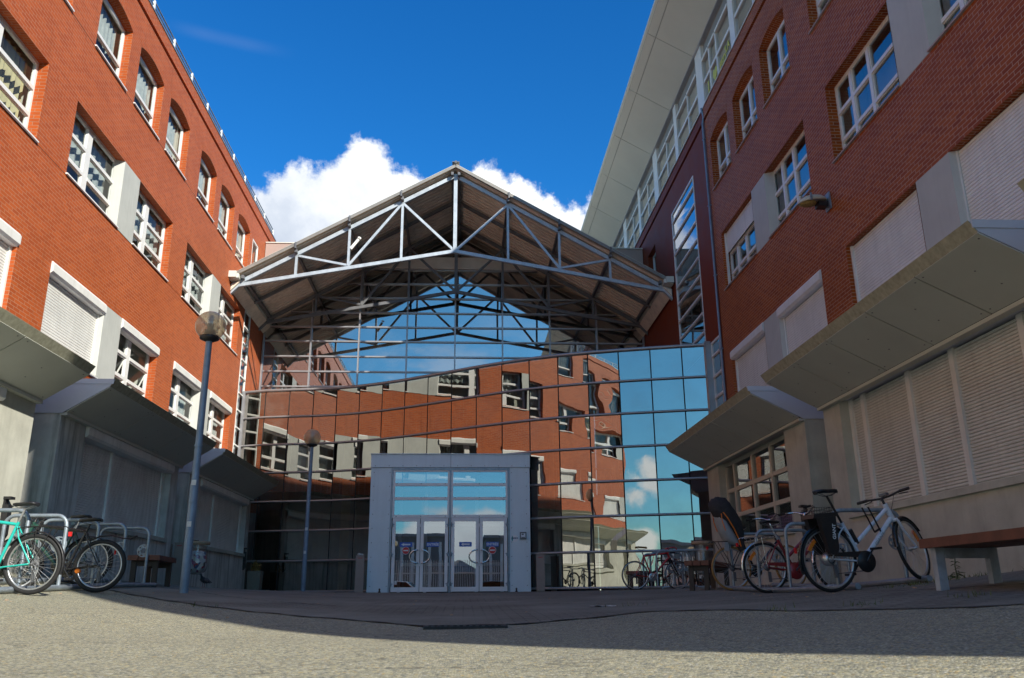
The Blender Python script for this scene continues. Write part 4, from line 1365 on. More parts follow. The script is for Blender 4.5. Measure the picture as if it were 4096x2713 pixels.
truss(27.5, 'truss_steel'); truss(31.6, 'dark_steel')
t2 = truss(38.0, 'dark_steel')
mb = MB()
for s in (-1, 1):
    mb = MB(); mb.beam((AX+s*.05, 29.55, 14.48), (AX+s*7.3, 29.55, 10.32), 0.09, 0.12); mb.build('rafter', 'dark_steel', can)
    for u in (0.12, 1.86, 3.67, 5.44, 7.15):
        z = 14.58-u*4.2/7.32
        mb = MB(); mb.beam((AX+s*u, 27.25, z-0.03), (AX+s*u, 45.9, z-0.03), 0.09, 0.11)
        mb.build('purlin', 'dark_steel', can)
for s in (-1, 1):
    mb = MB()
    x0, x1 = AX+s*7.24, AX+s*7.555
    mb.prism([(x0, 27.1, 10.50), (x0, 27.1, 10.36), (x1, 27.1, 10.30), (x1, 27.1, 10.50)], [(x0, 45, 10.50), (x0, 45, 10.36), (x1, 45, 10.30), (x1, 45, 10.50)])
    mb.box(AX+s*7.30, AX+s*7.56, 27.0, 27.11, 10.34, 10.56)
    mb.build('gutter', 'soffit_white', can)
for s in (-1, 1):      # eave boarding between gutter and wall
    mb = MB()
    mb.prism([(AX+s*7.26, 27.35, 10.30), (AX+s*7.54, 27.35, 9.98), (AX+s*7.54, 27.35, 10.2)], [(AX+s*7.26, 45, 10.30), (AX+s*7.54, 45, 9.98), (AX+s*7.54, 45, 10.2)])
    mb.build('eave_board', 'roof_sheet', can)
# upstand walls at the back of the canopy
mb = MB(); mb.prism([(-7.93, 31.5, 10.6), (-3.9, 31.5, 12.75), (-3.9, 31.5, 13.5), (-7.93, 31.5, 13.5)], [(-7.93, 31.75, 10.6), (-3.9, 31.75, 12.75), (-3.9, 31.75, 13.5), (-7.93, 31.75, 13.5)])
up0 = mb.build('upstand_wall', 'parapet_pink', can); mb = MB()
mb.prism([(7.18, 31.7, 10.6), (3.1, 31.7, 12.75), (3.1, 31.7, 13.56), (7.18, 31.7, 13.56)], [(7.18, 31.95, 10.6), (3.1, 31.95, 12.75), (3.1, 31.95, 13.56), (7.18, 31.95, 13.56)])
up = mb.build('upstand_wall', 'parapet_pink', can)
mb = MB(); mb.box(-7.93, -3.88, 31.46, 31.79, 13.502, 13.54); mb.build('upstand_cap', 'soffit_white', up0); mb = MB(); mb.box(3.08, 7.18, 31.66, 31.99, 13.562, 13.60)
mb.build('upstand_cap', 'soffit_white', up)

# small spotlight clamped on the front truss
sp_ = thing('spotlight', 'small white spotlight clamped to the left half of the front truss', 'spotlight', (AX-3.5, 27.6, 11.9))
mb = MB(); mb.cyl((AX-3.62, 27.52, 11.62), (AX-3.38, 27.62, 12.02), 0.055, 12); mb.cyl((AX-3.36, 27.63, 12.05), (AX-3.34, 27.64, 12.10), 0.07, 12)
mb.build('lamp_body', 'white_frame', sp_)

# ---------------------------------------------------------------- entrance portal with two double doors
por = thing('entrance_portal', 'grey metal entrance portal with two glazed double doors in the curved glass front', 'entrance', (-0.4, 25, 0.13))
B0 = 0.12
mb = MB()
mb.box(PX0, PX0+0.06, PY+0.02, 28.4, B0, 3.66)
mb.box(PX0+0.062, -2.13, PY+0.02, PY+0.10, B0, 3.66)
mb.box(1.33, PX1-0.062, PY+0.02, PY+0.10, B0, 3.66)
mb.box(PX1-0.06, PX1, PY+0.02, 25.32, B0, 3.66)
mb.box(PX0-0.01, -0.405, PY-0.02, PY+0.12, 3.668, PZ); mb.box(-0.397, PX1+0.01, PY-0.02, PY+0.12, 3.668, PZ)
cld = mb.build('cladding', 'portal_panel', por)
mb = MB()
for x in (-2.63, -2.17, 1.38, 1.82):
    for k in range(9):
        z = 0.32+k*0.40
        mb.cyl((x, PY+.012, z), (x, PY+.019, z), 0.011, 8)
for k in range(12):
    x = -2.6+k*0.40
    mb.cyl((x, PY-.027, 3.71), (x, PY-.021, 3.71), 0.011, 8)
mb.build('screw', 'dark_steel', cld)
mb = MB()
mb.prism([(PX0-.03, PY-.05, PZ+.002), (PX1+.03, PY-.05, PZ+.002), (PX1+.03, 25.35, PZ+.002), (PX0-.03, 28.4, PZ+.002)], [(PX0-.03, PY-.05, PZ+.03), (PX1+.03, PY-.05, PZ+.03), (PX1+.03, 25.35, PZ+.03), (PX0-.03, 28.4, PZ+.03)])
mb.build('roof_cap', 'mullion', por)
mb = MB()
for x in (-2.10, 1.30):
    mb.box(x-0.025, x+0.025, PY+0.0, PY+0.13, B0, 3.66)
mb.box(-2.07, 1.27, PY+0.0, PY+0.13, 3.585, 3.66)
mb.box(-0.425, -0.385, PY-0.005, PY+0.13, B0, 3.584)
mb.build('portal_frame', 'galvanised', por)
# dark lobby behind the doors with an inner glazed screen
mb = MB()
mb.box(PX0+.07, PX1-.07, 28.9, 29.0, B0, 4.0)
mb.build('lobby_wall', 'interior_dark', por)
mb = MB()
for x in (-2.0, -1.2, -0.4, 0.4, 1.2):
    mb.box(x-0.05, x+0.05, 27.4, 27.48, B0, 3.4)
for z in (1.0, 2.2, 3.3):
    for a in (-1.95, -1.15, -0.35, 0.45):
        mb.box(a, a+0.7, 27.405, 27.475, z-0.05, z+0.05)
mb.build('inner_screen', 'door_frame', por)


def sheet(mbx, x0, x1, z0, z1, y, mi=0):
    mbx.face([(x0, y, z0), (x1, y, z0), (x1, y, z1), (x0, y, z1)], mi)


for (x0, x1, flip) in ((-2.07, -0.43, 0), (-0.38, 1.27, 1)):
    f = MB(); gmb = MB(); bolts = MB()
    f.box(x0, x0+0.055, PY+0.01, PY+0.09, 2.215, 3.58); f.box(x1-0.055, x1, PY+0.01, PY+0.09, 2.215, 3.58)
    zr = [2.30, 2.73, 3.135, 3.545]
    f.box(x0+0.055, x1-0.055, PY+0.01, PY+0.09, 2.215, 2.30)
    for z in (2.765, 3.17):
        f.box(x0+0.055, x1-0.055, PY+0.012, PY+0.085, z-0.042, z+0.042)
    f.box(x0+0.055, x1-0.055, PY+0.01, PY+0.09, 3.54, 3.58)
    for z0, z1 in ((2.30, 2.723), (2.807, 3.128), (3.212, 3.54)):
        t = random.uniform(-.002, .002)
        gmb.face([(x0+.055, PY+.05+t, z0), (x1-.055, PY+.05-t, z0), (x1-.055, PY+.05-t*2, z1), (x0+.055, PY+.05, z1)])
    for z in (2.235, 2.775, 3.18):
        for u in (0.07, 0.5, 0.93):
            x = x0+(x1-x0)*u
            bolts.box(x-.018, x+.018, PY-0.002, PY+0.012, z+.005, z+.03)
    tr = f.build('transom_light', 'door_frame', por)
    gmb.build('glass', 'door_glass', tr, fix=False)
    bolts.build('fixing', 'mullion', tr)
    xm = (x0+x1)/2
    for li, (a, b) in enumerate(((x0+0.02, xm-0.008), (xm+0.008, x1-0.02))):
        f = MB(); fwl = 0.092
        z0, z1 = 0.165, 2.205
        f.box(a, a+fwl, PY+0.0, PY+0.07, z0, z1); f.box(b-fwl, b, PY+0.0, PY+0.07, z0, z1)
        f.box(a+fwl, b-fwl, PY+0.0, PY+0.07, z0, z0+0.125); f.box(a+fwl, b-fwl, PY+0.0, PY+0.07, z1-0.09, z1)
        dr = f.build('door', 'door_frame', por)
        gmb = MB(); t = random.uniform(-.002, .002)
        gmb.face([(a+fwl, PY+.035+t, z0+.125), (b-fwl, PY+.035-t, z0+.125), (b-fwl, PY+.035-t, z1-.09), (a+fwl, PY+.035+t, z1-.09)])
        gmb.build('glass', 'door_glass', dr, fix=False)
        h = MB(); s = -1 if li == 0 else 1
        hx = (b-0.045) if li == 0 else (a+0.045)
        pts = [(hx, PY+.0, 1.31), (hx, PY-.07, 1.31)]
        for k in range(13):
            t = math.pi*k/12
            pts.append((hx+s*0.235*math.sin(t), PY-.075, 1.13+0.18*math.cos(t)))
        pts += [(hx, PY-.07, 0.95), (hx, PY+.0, 0.95)]
        h.tube(pts, 0.017, 8)
        h.build('handle', 'chrome', dr)
        h = MB(); ex = a if li == 0 else b
        for z in (0.38, 1.2, 2.03):
            h.box(ex-.055, ex+.055, PY-.022, PY-.001, z-.012, z+.012); h.box(ex-.028, ex+.028, PY-.028, PY-.0005, z-.065, z-.014); h.cyl((ex-s*0.0, PY-.03, z-.06), (ex, PY-.03, z+.05), 0.014, 8)
        h.build('hinge', 'galvanised', dr)
        gx = (a+b)/2
        # stickers on the glass
        yb = PY+.028
        if li == 0:
            cx = -1.65 if flip == 0 else 0.05
            s_ = MB(); s_.box(cx-0.18, cx+0.18, yb-.003, yb, 1.40, 1.53)
            pl = s_.build('arrow_sign', 'sign_blue', dr)
            s_ = MB(); zc = 1.465
            ar = [(cx-0.135, zc), (cx-0.055, zc+0.045), (cx-0.055, zc+0.02), (cx+0.125, zc+0.02), (cx+0.125, zc-0.02), (cx-0.055, zc-0.02), (cx-0.055, zc-0.045)]
            s_.prism([(x, yb-.005, z) for x, z in ar], [(x, yb-.0032, z) for x, z in ar])
            s_.build('arrow', 'sign_white', dr)
        else:
            cx = -0.885 if flip == 0 else 0.825
            s_ = MB(); s_.box(cx-0.18, cx+0.18, yb-.003, yb, 1.40, 1.53)
            s_.build('entry_sign', 'sign_blue', dr)
            text_obj('entry_lettering', 'ENTR\u00c9E', 0.098, 'sign_white', dr, frame_mat((cx, yb-.0045, 1.462), (1, 0, 0), (0, 0, 1)), depth=.001, bold=0.002)
        if (flip, li) in ((0, 0), (1, 1)):
            cx = -1.65 if flip == 0 else 0.825
            s_ = MB(); s_.cyl((cx, yb-.003, 1.298), (cx, yb, 1.298), 0.105, 28)
            s_.build('no_entry_sign', 'sign_white', dr)
            s_ = MB(); s_.cyl((cx, yb-.0045, 1.298), (cx, yb-.0032, 1.298), 0.096, 28)
            s_.build('no_entry_disc', 'sign_red', dr)
            s_ = MB(); s_.box(cx-.068, cx+.068, yb-.006, yb-.0047, 1.282, 1.314)
            s_.build('no_entry_bar', 'sign_white', dr)
        if (flip, li) == (0, 0):
            s_ = MB(); s_.box(a+fwl+.01, a+fwl+.08, yb-.003, yb, 0.36, 0.46); s_.build('sticker', 'paper', dr)

# round sticker and card reader on the right jamb
st = thing('round_sticker', 'round white and teal sticker on the grey panel right of the doors', 'sticker', (1.47, PY+.02, 1.62))
mb = MB(); mb.cyl((1.47, PY+.014, 1.62), (1.47, PY+.0195, 1.62), 0.10, 28); mb.build('disc', 'sign_white', st)
mb = MB(); n = 10
arc = [(1.47+0.098*math.cos(R(125+110*k/n)), 1.62+0.098*math.sin(R(125+110*k/n))) for k in range(n+1)]
mb.prism([(x, PY+.0125, z) for x, z in arc], [(x, PY+.0137, z) for x, z in arc]); mb.build('teal_band', 'sign_teal', st)
text_obj('lettering', 'SIEMENS', 0.048, 'sign_navy', st, frame_mat((1.475, PY+.0115, 1.63), (1, 0, 0), (0, 0, 1)), depth=.0006, bold=0.002)
cr_ = thing('card_reader', 'small dark framed card reader on the grey panel beside the glass wall', 'card reader', (1.71, PY+.02, 1.70))
mb = MB(); mb.box(1.615, 1.805, PY-.03, PY+.018, 1.60, 1.80); mb.build('housing', 'dark_steel', cr_)
mb = MB(); mb.box(1.645, 1.775, PY-.038, PY-.031, 1.635, 1.765); mb.build('reader_face', 'sign_white', cr_)
mb = MB(); mb.box(1.66, 1.76, PY-.042, PY-.0385, 1.637, 1.655); mb.box(1.665, 1.725, PY-.042, PY-.0385, 1.72, 1.75); mb.build('reader_slot', 'black_plastic', cr_)
for i, x in enumerate((-2.35, 1.50)):
    o = MB(); o.cyl((x, PY-.06, gz(x, 24.9)), (x, PY-.06, gz(x, 24.9)+.035), 0.035, 12); o.cyl((x, PY-.06, gz(x, 24.9)+.035), (x, PY-.06, gz(x, 24.9)+.09), 0.018, 10); o.ball((x, PY-.06, gz(x, 24.9)+.09), 0.027, n=10)
    q = o.build('door_stop', 'black_plastic')
    tag(q, ['small black door stop on the ground at the left end of the entrance', 'small black door stop on the ground at the right end of the entrance'][i], 'door stop', 'door stops by the entrance')

# ---------------------------------------------------------------- street lamps
def make_lamp():
    r = thing('street_lamp', '', 'street lamp', (0, 0, 0), 'globe lamps in the courtyard', local=True)
    m = MB(); m.tube([(0, 0, -0.05), (0, 0, 1.6), (0, 0, 1.63), (0, 0, 3.95)], [0.066, 0.064, 0.056, 0.050], 14)
    m.cyl((0, 0, 2.20), (0, 0, 2.225), 0.068, 14); m.box(-0.02, 0.02, -0.075, -0.05, 1.33, 1.37); m.box(.03, .045, -.06, -.04, 0.83, 0.86)
    pl = m.build('pole', 'lamp_blue', r)
    m = MB(); m.box(-.03, .04, -.067, -.0655, 1.60, 1.68); m.box(-.035, .03, -.0675, -.066, 0.98, 1.06); m.build('sticker', 'paper', pl)
    m = MB(); m.lathe([(0.06, 3.9), (0.15, 3.94), (0.155, 3.985), (0.10, 3.99), (0.085, 4.09), (0.05, 4.10), (0.05, 4.2), (0.0, 4.2)], n=18)
    m.build('lamp_holder', 'black_plastic', r)
    m = MB(); m.lathe([(0.022, 4.19), (0.034, 4.24), (0.042, 4.29), (0.028, 4.34), (0.0, 4.355)], n=14)
    m.build('bulb', 'grey_plastic', r)
    m = MB()
    prof = [(0.24*math.sin(a), 4.165-0.24*math.cos(a)) for a in [math.pi*(0.16+0.84*k/15) for k in range(16)]]
    m.lathe(prof, n=28)
    m.build('globe', 'globe_glass', r, fix=False)
    return r


lamp = make_lamp()
lamp.location = (-4.12, 13.3, gz(-4.12, 13.3)-0.02)
lamp['label'] = 'nearer tall grey lamp post with amber globe left of the paved courtyard'
l2 = copy_tree(lamp); l2.location = (-4.3, 24.0, gz(-4.3, 24.0)); l2['label'] = 'farther lamp post with amber globe in front of the dark curved glass'
l3 = copy_tree(lamp); l3.location = (-5.2, -15.5, -0.25); l3['label'] = 'lamp post with amber globe behind the viewer, mirrored in the entrance doors'

# ---------------------------------------------------------------- bicycles
def make_bike(label, loc, yaw, lean=0.0, steer=0.0, Rw=0.34, tyre=0.024, frame='black_paint', style='diamond', fork=None, tyre_mat='black_rubber', rim_mat='alloy', bar='flat',
              fender=None, rack=None, basket=None, battery=False, saddle='black_plastic', seat=False, saddle_h=0.97, reflector=True, spoke_reflector=False, stays=None, post='alloy', pitch=0.0,
              lettering=None, guard=None, flick=False, motor=False, wb=0.0):
    r = thing('bicycle', label, 'bicycle', loc, 'bicycles parked in the racks', local=True, rot=(lean, -pitch, yaw))
    fork = fork or frame; stays = stays or frame
    FH = Vector((1.05, 0, Rw))
    if style == 'low':
        bb = Vector((0.43, 0, 0.28)); sc_ = Vector((0.25, 0, 0.72)); ht = Vector((0.80, 0, 0.86)); hb = Vector((0.86, 0, 0.70))
    else:
        bb = Vector((0.41, 0, 0.29)); sc_ = Vector((0.22, 0, 0.80)); ht = Vector((0.81, 0, 0.88)); hb = Vector((0.865, 0, 0.73))
    ax = (ht-hb).normalized()
    FH.x += wb; ht.x += wb*.6; hb.x += wb*.6
    Ms = Matrix.Translation(hb) @ Matrix.Rotation(steer, 4, ax) @ Matrix.Translation(-hb)
    S_ = lambda p: Ms @ Vector(p)
    f = MB(); tr = 0.019 if style != 'low' else 0.024
    f.tube([bb, sc_], tr*0.95, 8); f.tube([bb, hb+ax*0.02], tr*1.25, 8)
    if style == 'low':
        f.tube([bb+(sc_-bb)*0.42, ht-ax*0.04], tr, 8)
    elif style == 'step':
        f.tube([bb+(sc_-bb)*0.3, hb+ax*0.08], tr, 8)
    else:
        f.tube([sc_-Vector((0, 0, .03)), ht-ax*0.03], tr, 8)
    f.tube([hb-ax*0.015, ht+ax*0.015], tr*1.3, 10); f.tube([bb+Vector((0, -.035, 0)), bb+Vector((0, .035, 0))], 0.024, 10)
    fr = f.build('frame', frame, r)
    s = MB()
    for y in (-1, 1):
        hub = Vector((0, y*.062, Rw))
        s.tube([bb+Vector((-.03, y*.03, 0)), Vector((0.30, y*.045, bb.z+(Rw-bb.z)*0.3)), hub], 0.0105, 6)
        s.tube([sc_+Vector((0, y*.018, -.05)), Vector((0.17, y*.05, 0.62)), hub], 0.009, 6)
    s.build('rear_stays', stays, r)
    k = MB()
    for y in (-1, 1):
        k.tube([S_(hb+Vector((0.0, y*.055, -.03))), S_(hb+Vector((0.05, y*.056, -.14))), S_(FH+Vector((-0.02, y*.056, 0.03))), S_(FH+Vector((0, y*.056, 0)))], [.017, .016, .012, .012], 8)
    k.tube([S_(hb+Vector((0, -.058, -.02))), S_(hb+Vector((0, .058, -.02)))], 0.02, 8)
    k.build('fork', fork, r)
    if guard or True:
        pass
    # wheels
    def wheel(c, st, nm):
        T = (lambda p: S_(p)) if st else (lambda p: Vector(p))
        w = MB(); n = 44
        rows = []
        for a in range(n+1):
            t = 2*math.pi*a/n
            rows.append([T((c.x+(Rw-tyre+tyre*math.cos(q))*math.cos(t), c.y+tyre*math.sin(q), c.z+(Rw-tyre+tyre*math.cos(q))*math.sin(t))) for q in [2*math.pi*b/8 for b in range(8)]])
        w.grid(rows, 0, True, True)
        wo = w.build('wheel', tyre_mat, r)
        m = MB(); rr = Rw-2*tyre+0.004
        rows = []
        for a in range(n+1):
            t = 2*math.pi*a/n
            rows.append([T((c.x+(rr+q[0])*math.cos(t), q[1], c.z+(rr+q[0])*math.sin(t))) for q in ((.008, -.012), (.008, .012), (-.014, .010), (-.018, 0), (-.014, -.010))])
        m.grid(rows, 0, True, True)
        m.build('rim', rim_mat, wo)
        m = MB()
        for a in range(28):
            t = 2*math.pi*a/28; y = .028 if a % 2 else -.028; t2 = t+(0.5 if (a//2) % 2 else -0.5)
            m.tube([T((c.x+.02*math.cos(t2), y, c.z+.02*math.sin(t2))), T((c.x+(rr-.012)*math.cos(t), 0, c.z+(rr-.012)*math.sin(t)))], 0.0017, 4, cap=False)
        m.build('spokes', 'alloy', wo)
        m = MB()
        hr = 0.075 if (motor and not st) else 0.02
        m.lathe([(0.001, -.055), (hr*.55, -.05), (hr, -.032), (hr, .032), (hr*.55, .05), (.001, .055)], (0, 0, 0), 18, axis='y')
        m.v = [tuple(T((c.x+x, y, c.z+z))) for x, y, z in m.v]
        m.tube([T((c.x, -.075, c.z)), T((c.x, .075, c.z))], 0.008, 6)
        m.build('hub', 'alloy' if motor else 'dark_steel', wo)
        if spoke_reflector:
            m = MB(); a0 = 2.4 if not st else 0.6
            pr = []
            for k_ in range(7):
                t = a0-0.28+0.56*k_/6
                pr.append((t,))
            for (ta,), (tb,) in zip(pr, pr[1:]):
                m.hexa([T((c.x+q*math.cos(ta), y, c.z+q*math.sin(ta))) for q, y in ((rr-.085, -.008), (rr-.045, -.008), (rr-.045, .008), (rr-.085, .008))],
                       [T((c.x+q*math.cos(tb), y, c.z+q*math.sin(tb))) for q, y in ((rr-.085, -.008), (rr-.045, -.008), (rr-.045, .008), (rr-.085, .008))])
            m.build('reflector', 'orange_plastic', wo)
        return wo
    wheel(Vector((0, 0, Rw)), False, 'rear'); wheel(FH, True, 'front')
    # drivetrain, drive side is -y
    c = MB()
    c.lathe([(0.03, -.052), (0.095, -.052), (0.098, -.048), (0.095, -.044), (0.03, -.044)], bb, 26, axis='y')
    for t in (0.9, 0.9+math.pi):
        y = -.075 if t < 2 else .075
        c.tube([bb+Vector((0, y*.9, 0)), bb+Vector((.165*math.cos(t), y, .165*math.sin(t)))], 0.010, 6)
    for a in range(5):
        c.tube([bb+Vector((0, -.058, 0)), bb+Vector((.085*math.cos(a*1.257), -.056, .085*math.sin(a*1.257)))], 0.007, 5)
    cs = c.build('crankset', 'black_paint' if frame != 'red_paint' else 'alloy', r)
    c = MB()
    for t in (0.9, 0.9+math.pi):
        y = -1 if t < 2 else 1
        p = bb+Vector((.165*math.cos(t), y*.125, .165*math.sin(t)))
        c.box(p.x-.045, p.x+.045, p.y-.045, p.y+.045, p.z-.012, p.z+.012)
    c.build('pedals', 'black_plastic', cs)
    c = MB()
    ch = [(bb.x, bb.z+.096), (0, Rw+.045), (-.045, Rw), (0.02, Rw-.07), (0.03, Rw-.16), (bb.x, bb.z-.096)]
    c.tube([(x, -.047, z) for x, z in ch], 0.0055, 5)
    c.lathe([(0.01, -.052), (.05, -.05), (.042, -.036), (.01, -.03)], (0, 0, Rw), 16, axis='y')
    c.box(-.005, .035, -.075, -.055, Rw-.2, Rw-.06)
    c.build('chain', 'dark_steel', r)
    if guard:
        c = MB()
        c.lathe([(0.0, -.066), (0.115, -.064), (0.118, -.058), (0.0, -.055)], bb, 26, axis='y')
        c.hexa([(0.0, -.064, Rw+.03), (bb.x-.05, -.064, bb.z+.05), (bb.x-.05, -.056, bb.z+.05), (0, -.056, Rw+.03)], [(0.0, -.064, Rw+.065), (bb.x, -.064, bb.z+.115), (bb.x, -.056, bb.z+.115), (0, -.056, Rw+.065)])
        c.build('chain_guard', guard, r)
    # seat
    c = MB(); sd = (sc_-bb).normalized(); st_ = sc_+sd*((saddle_h-sc_.z-0.05)/sd.z)
    c.tube([sc_-sd*.03, st_], 0.0138, 8)
    for y in (-.022, .022):
        c.tube([st_+Vector((-.11, y*1.8, .03)), st_+Vector((-.02, y, -.005)), st_+Vector((.06, y, 0)), st_+Vector((.15, y*.4, .035))], .0035, 5)
    c.build('seat_post', post, r)
    c = MB(); rows = []
    for x, w, h in ((-.14, .045, .0), (-.125, .075, .012), (-.07, .082, .016), (-.01, .058, .012), (.05, .032, .008), (.11, .022, .006), (.145, .014, .0), (.15, .004, -.008)):
        rows.append([tuple(st_+Vector((x, w*math.cos(q), .048+h+(0.014 if math.sin(q) > 0 else .03)*math.sin(q)))) for q in [2*math.pi*b/10 for b in range(10)]])
    c.grid(rows, 0, True, True); c.face(rows[0]); c.face(rows[-1])
    c.build('saddle', saddle, r)
    # bars
    h0 = ht+ax*(0.07 if bar != 'city' else 0.21); hf = h0+Vector((.07, 0, .02)) if bar != 'city' else h0+Vector((.02, 0, .02))
    c = MB(); c.tube([S_(ht), S_(h0), S_(hf)], [.015, .015, .016], 8)
    if bar == 'flat':
        pts = [(-.02, .31, .02), (-.01, .2, .02), (0, .06, 0), (0, -.06, 0), (-.01, -.2, .02), (-.02, -.31, .02)]
    elif bar == 'city':
        pts = [(-.24, .26, .03), (-.12, .27, .05), (0.0, .18, .05), (.02, .05, .0), (.02, -.05, .0), (0.0, -.18, .05), (-.12, -.27, .05), (-.24, -.26, .03)]
    else:
        dr_ = [(.0, .0), (.07, .005), (.115, -.03), (.10, -.09), (.03, -.125), (-.05, -.125)]
        pts = [(x, .20, z) for x, z in reversed(dr_)]+[(0, .08, 0), (0, -.08, 0)]+[(x, -.20, z) for x, z in dr_]
    c.tube([S_(hf+Vector(p)) for p in pts], .0125, 8)
    hb_ = c.build('handlebar', {'drop': 'red_paint', 'city': 'chrome'}.get(bar, 'black_plastic'), r)
    c = MB()
    for e in (pts[:2], pts[-1:-3:-1]):
        a, b = Vector(e[0]), Vector(e[1]); c.tube([S_(hf+a-(b-a).normalized()*0.01), S_(hf+a+(b-a).normalized()*.11)], .0175, 8)
        m_ = a+(b-a).normalized()*.14
        c.tube([S_(hf+m_), S_(hf+m_+Vector((.045, 0, -.02))), S_(hf+m_+Vector((.06, 0, -.03))+(a-b).normalized()*.1)], .006, 5)
        c.build('grip', 'black_plastic', hb_); c = MB()
    c = MB()
    for y in (.12, -.12):
        q = [S_(hf+Vector((.0, y, .02))), S_(hf+Vector((.10, y*.7, .03))), S_(hf+Vector((.11, y*.2, -.10))), Vector(hb)+Vector((-.05, y*.1, .03))]
        pp = []
        for k_ in range(9):
            t = k_/8; pp.append(q[0]*(1-t)**3+q[1]*3*t*(1-t)**2+q[2]*3*t*t*(1-t)+q[3]*t**3)
        c.tube(pp, .003, 5)
    c.build('cable', 'black_plastic', hb_)
    if battery:
        c = MB(); c.box(-.02, .05, -.045, .045, .02, .05); c.v = [tuple(S_(hf+Vector(p))) for p in c.v]; c.build('display', 'dark_steel', hb_)

    def guard_strip(cx, cz, a0, a1, st, rad=None, w=.028, tip=None):
        c = MB(); rows = []; rad = rad or Rw+.018; n = 18
        T = S_ if st else (lambda p: Vector(p))
        for k_ in range(n+1):
            t = R(a0+(a1-a0)*k_/n)
            rows.append([tuple(T((cx+(rad+h)*math.cos(t), y, cz+(rad+h)*math.sin(t)))) for y, h in ((-w, -.010), (-w*.6, .003), (0, .008), (w*.6, .003), (w, -.010), (w*.6, -.002), (0, .003), (-w*.6, -.002))])
        c.grid(rows, 0, True, True)
        return c
    if fender:
        guard_strip(0, Rw, 35, 200, False).build('mudguard', fender, r)
        guard_strip(FH.x, FH.z, 30, 175, True).build('mudguard', fender, r)
    if flick:
        c = MB(); pts = [(.18, Rw+.32), (.05, Rw+.375), (-.10, Rw+.385), (-.24, Rw+.35), (-.34, Rw+.345), (-.42, Rw+.38)]
        rows = [[(x, y, z+h) for y, h in ((-.03, -.008), (0, .008), (.03, -.008), (0, 0))] for x, z in pts]
        c.grid(rows, 0, True, True); c.build('mudguard', 'black_plastic', r)
    if rack:
        c = MB(); zt = Rw+Rw+.075
        for y in (-.06, .06):
            c.tube([(.20, y*.6, zt-.02), (.10, y, zt), (-.30, y, zt), (-.33, y, zt-.02)], .006, 6); c.tube([(0, y*1.05, Rw), (-.03, y, zt)], .005, 6); c.tube([(0, y*1.05, Rw), (-.22, y, zt)], .005, 6)
        for x in (-.30, -.18, -.06, .06):
            c.tube([(x, -.06, zt), (x, .06, zt)], .005, 6)
        c.build('luggage_rack', rack, r)
    if reflector:
        c = MB(); c.box(-.40 if rack else -Rw-.05, (-.37 if rack else -Rw-.03), -.014, .014, Rw+.30 if rack else Rw+.1, Rw+.35 if rack else Rw+.16); c.build('rear_light', 'red_plastic', r)
    if basket:
        c = MB(); b0 = S_(hf+Vector((.06, 0, -.14))); bx, by, bz = .28, .34, .20
        for z in [k_*bz/4 for k_ in range(5)]:
            c.tube([b0+Vector(p) for p in ((0, -by/2, z), (bx, -by/2, z), (bx, by/2, z), (0, by/2, z))], .004, 4, closed=True)
        for u in range(8):
            for y in (-by/2, by/2):
                c.tube([b0+Vector((bx*u/7, y, 0)), b0+Vector((bx*u/7, y, bz))], .003, 4)
        for u in range(9):
            y = -by/2+by*u/8
            c.tube([b0+Vector((0, y, bz)), b0+Vector((0, y, 0)), b0+Vector((bx, y, 0)), b0+Vector((bx, y, bz))], .003, 4)
        c.build('basket', basket, r)
    if battery:
        c = MB()
        for y in (-.115, .115):
            pr = [(-.12, .80), (.085, .80), (.055, .46), (.035, .415), (-.01, .395), (-.05, .41), (-.075, .46)]
            c.prism([(x, y-.035, z) for x, z in pr], [(x, y+.035, z) for x, z in pr])
        c.prism([(-.18, -.12, .80), (.14, -.12, .80), (.14, -.12, .845), (-.16, -.12, .845)], [(-.18, .12, .80), (.14, .12, .80), (.14, .12, .845), (-.16, .12, .845)])
        bo = c.build('battery_pack', 'black_plastic', r)
        text_obj('battery_lettering', 'GIANT', 0.054, 'sign_white', bo, frame_mat((.03, -.1515, .64), (0.16, 0, 1), (-1, 0, .16)), depth=.0005, bold=0.001)
        dd = (hb-bb).normalized()
        text_obj('frame_lettering', 'GIANT', 0.060, 'grey_plastic', fr, frame_mat(tuple(bb.lerp(hb, .52)+Vector((0, -.0315, 0))), tuple(dd), (-dd.z, 0, dd.x)), depth=.0005)
        c = MB(); p = bb.lerp(sc_, .45)+Vector((.05, 0, 0)); c.tube([p, p+(sc_-bb).normalized()*.17], .028, 10); c.build('bottle_holder', 'black_plastic', r)
        c = MB()
        for q in ((.52, 0), (.60, 0)):
            c.tube([(q[0], -.04, .86), (q[0]+.05, -.045, .72), (q[0]+.11, -.03, .58)], .010, 6)
        c.tube([(.63, -.03, .58), (.71, -.03, .61)], .012, 6); c.build('folding_lock', 'black_plastic', r)
    if seat:
        # child seat with a dark rain cover pulled over it
        c = MB(); rows = []
        prof = [(.13, .70, .11, .05), (.06, .74, .15, .10), (-.03, .84, .16, .14), (-.12, 1.00, .165, .125), (-.19, 1.18, .16, .10), (-.24, 1.32, .13, .06)]
        for x, z, w, d in prof:
            rows.append([(.02+x*.8+d*math.cos(q)*.75, w*.92*math.sin(q), z+.25*d*math.cos(q)) for q in [2*math.pi*b/14 for b in range(14)]])
        c.grid(rows, 0, True, True); c.face(rows[0]); c.face(rows[-1])
        c.box(-.10, .0, -.05, .05, .62, .76)
        cs_ = c.build('child_seat', 'grey_plastic', r)
        c = MB(); rows = []
        prof = [(.19, .62, .10, .03), (.20, .74, .15, .06), (.15, .88, .17, .10), (.06, 1.03, .18, .15), (-.06, 1.18, .19, .19), (-.16, 1.31, .185, .19), (-.22, 1.41, .15, .14), (-.25, 1.46, .06, .05)]
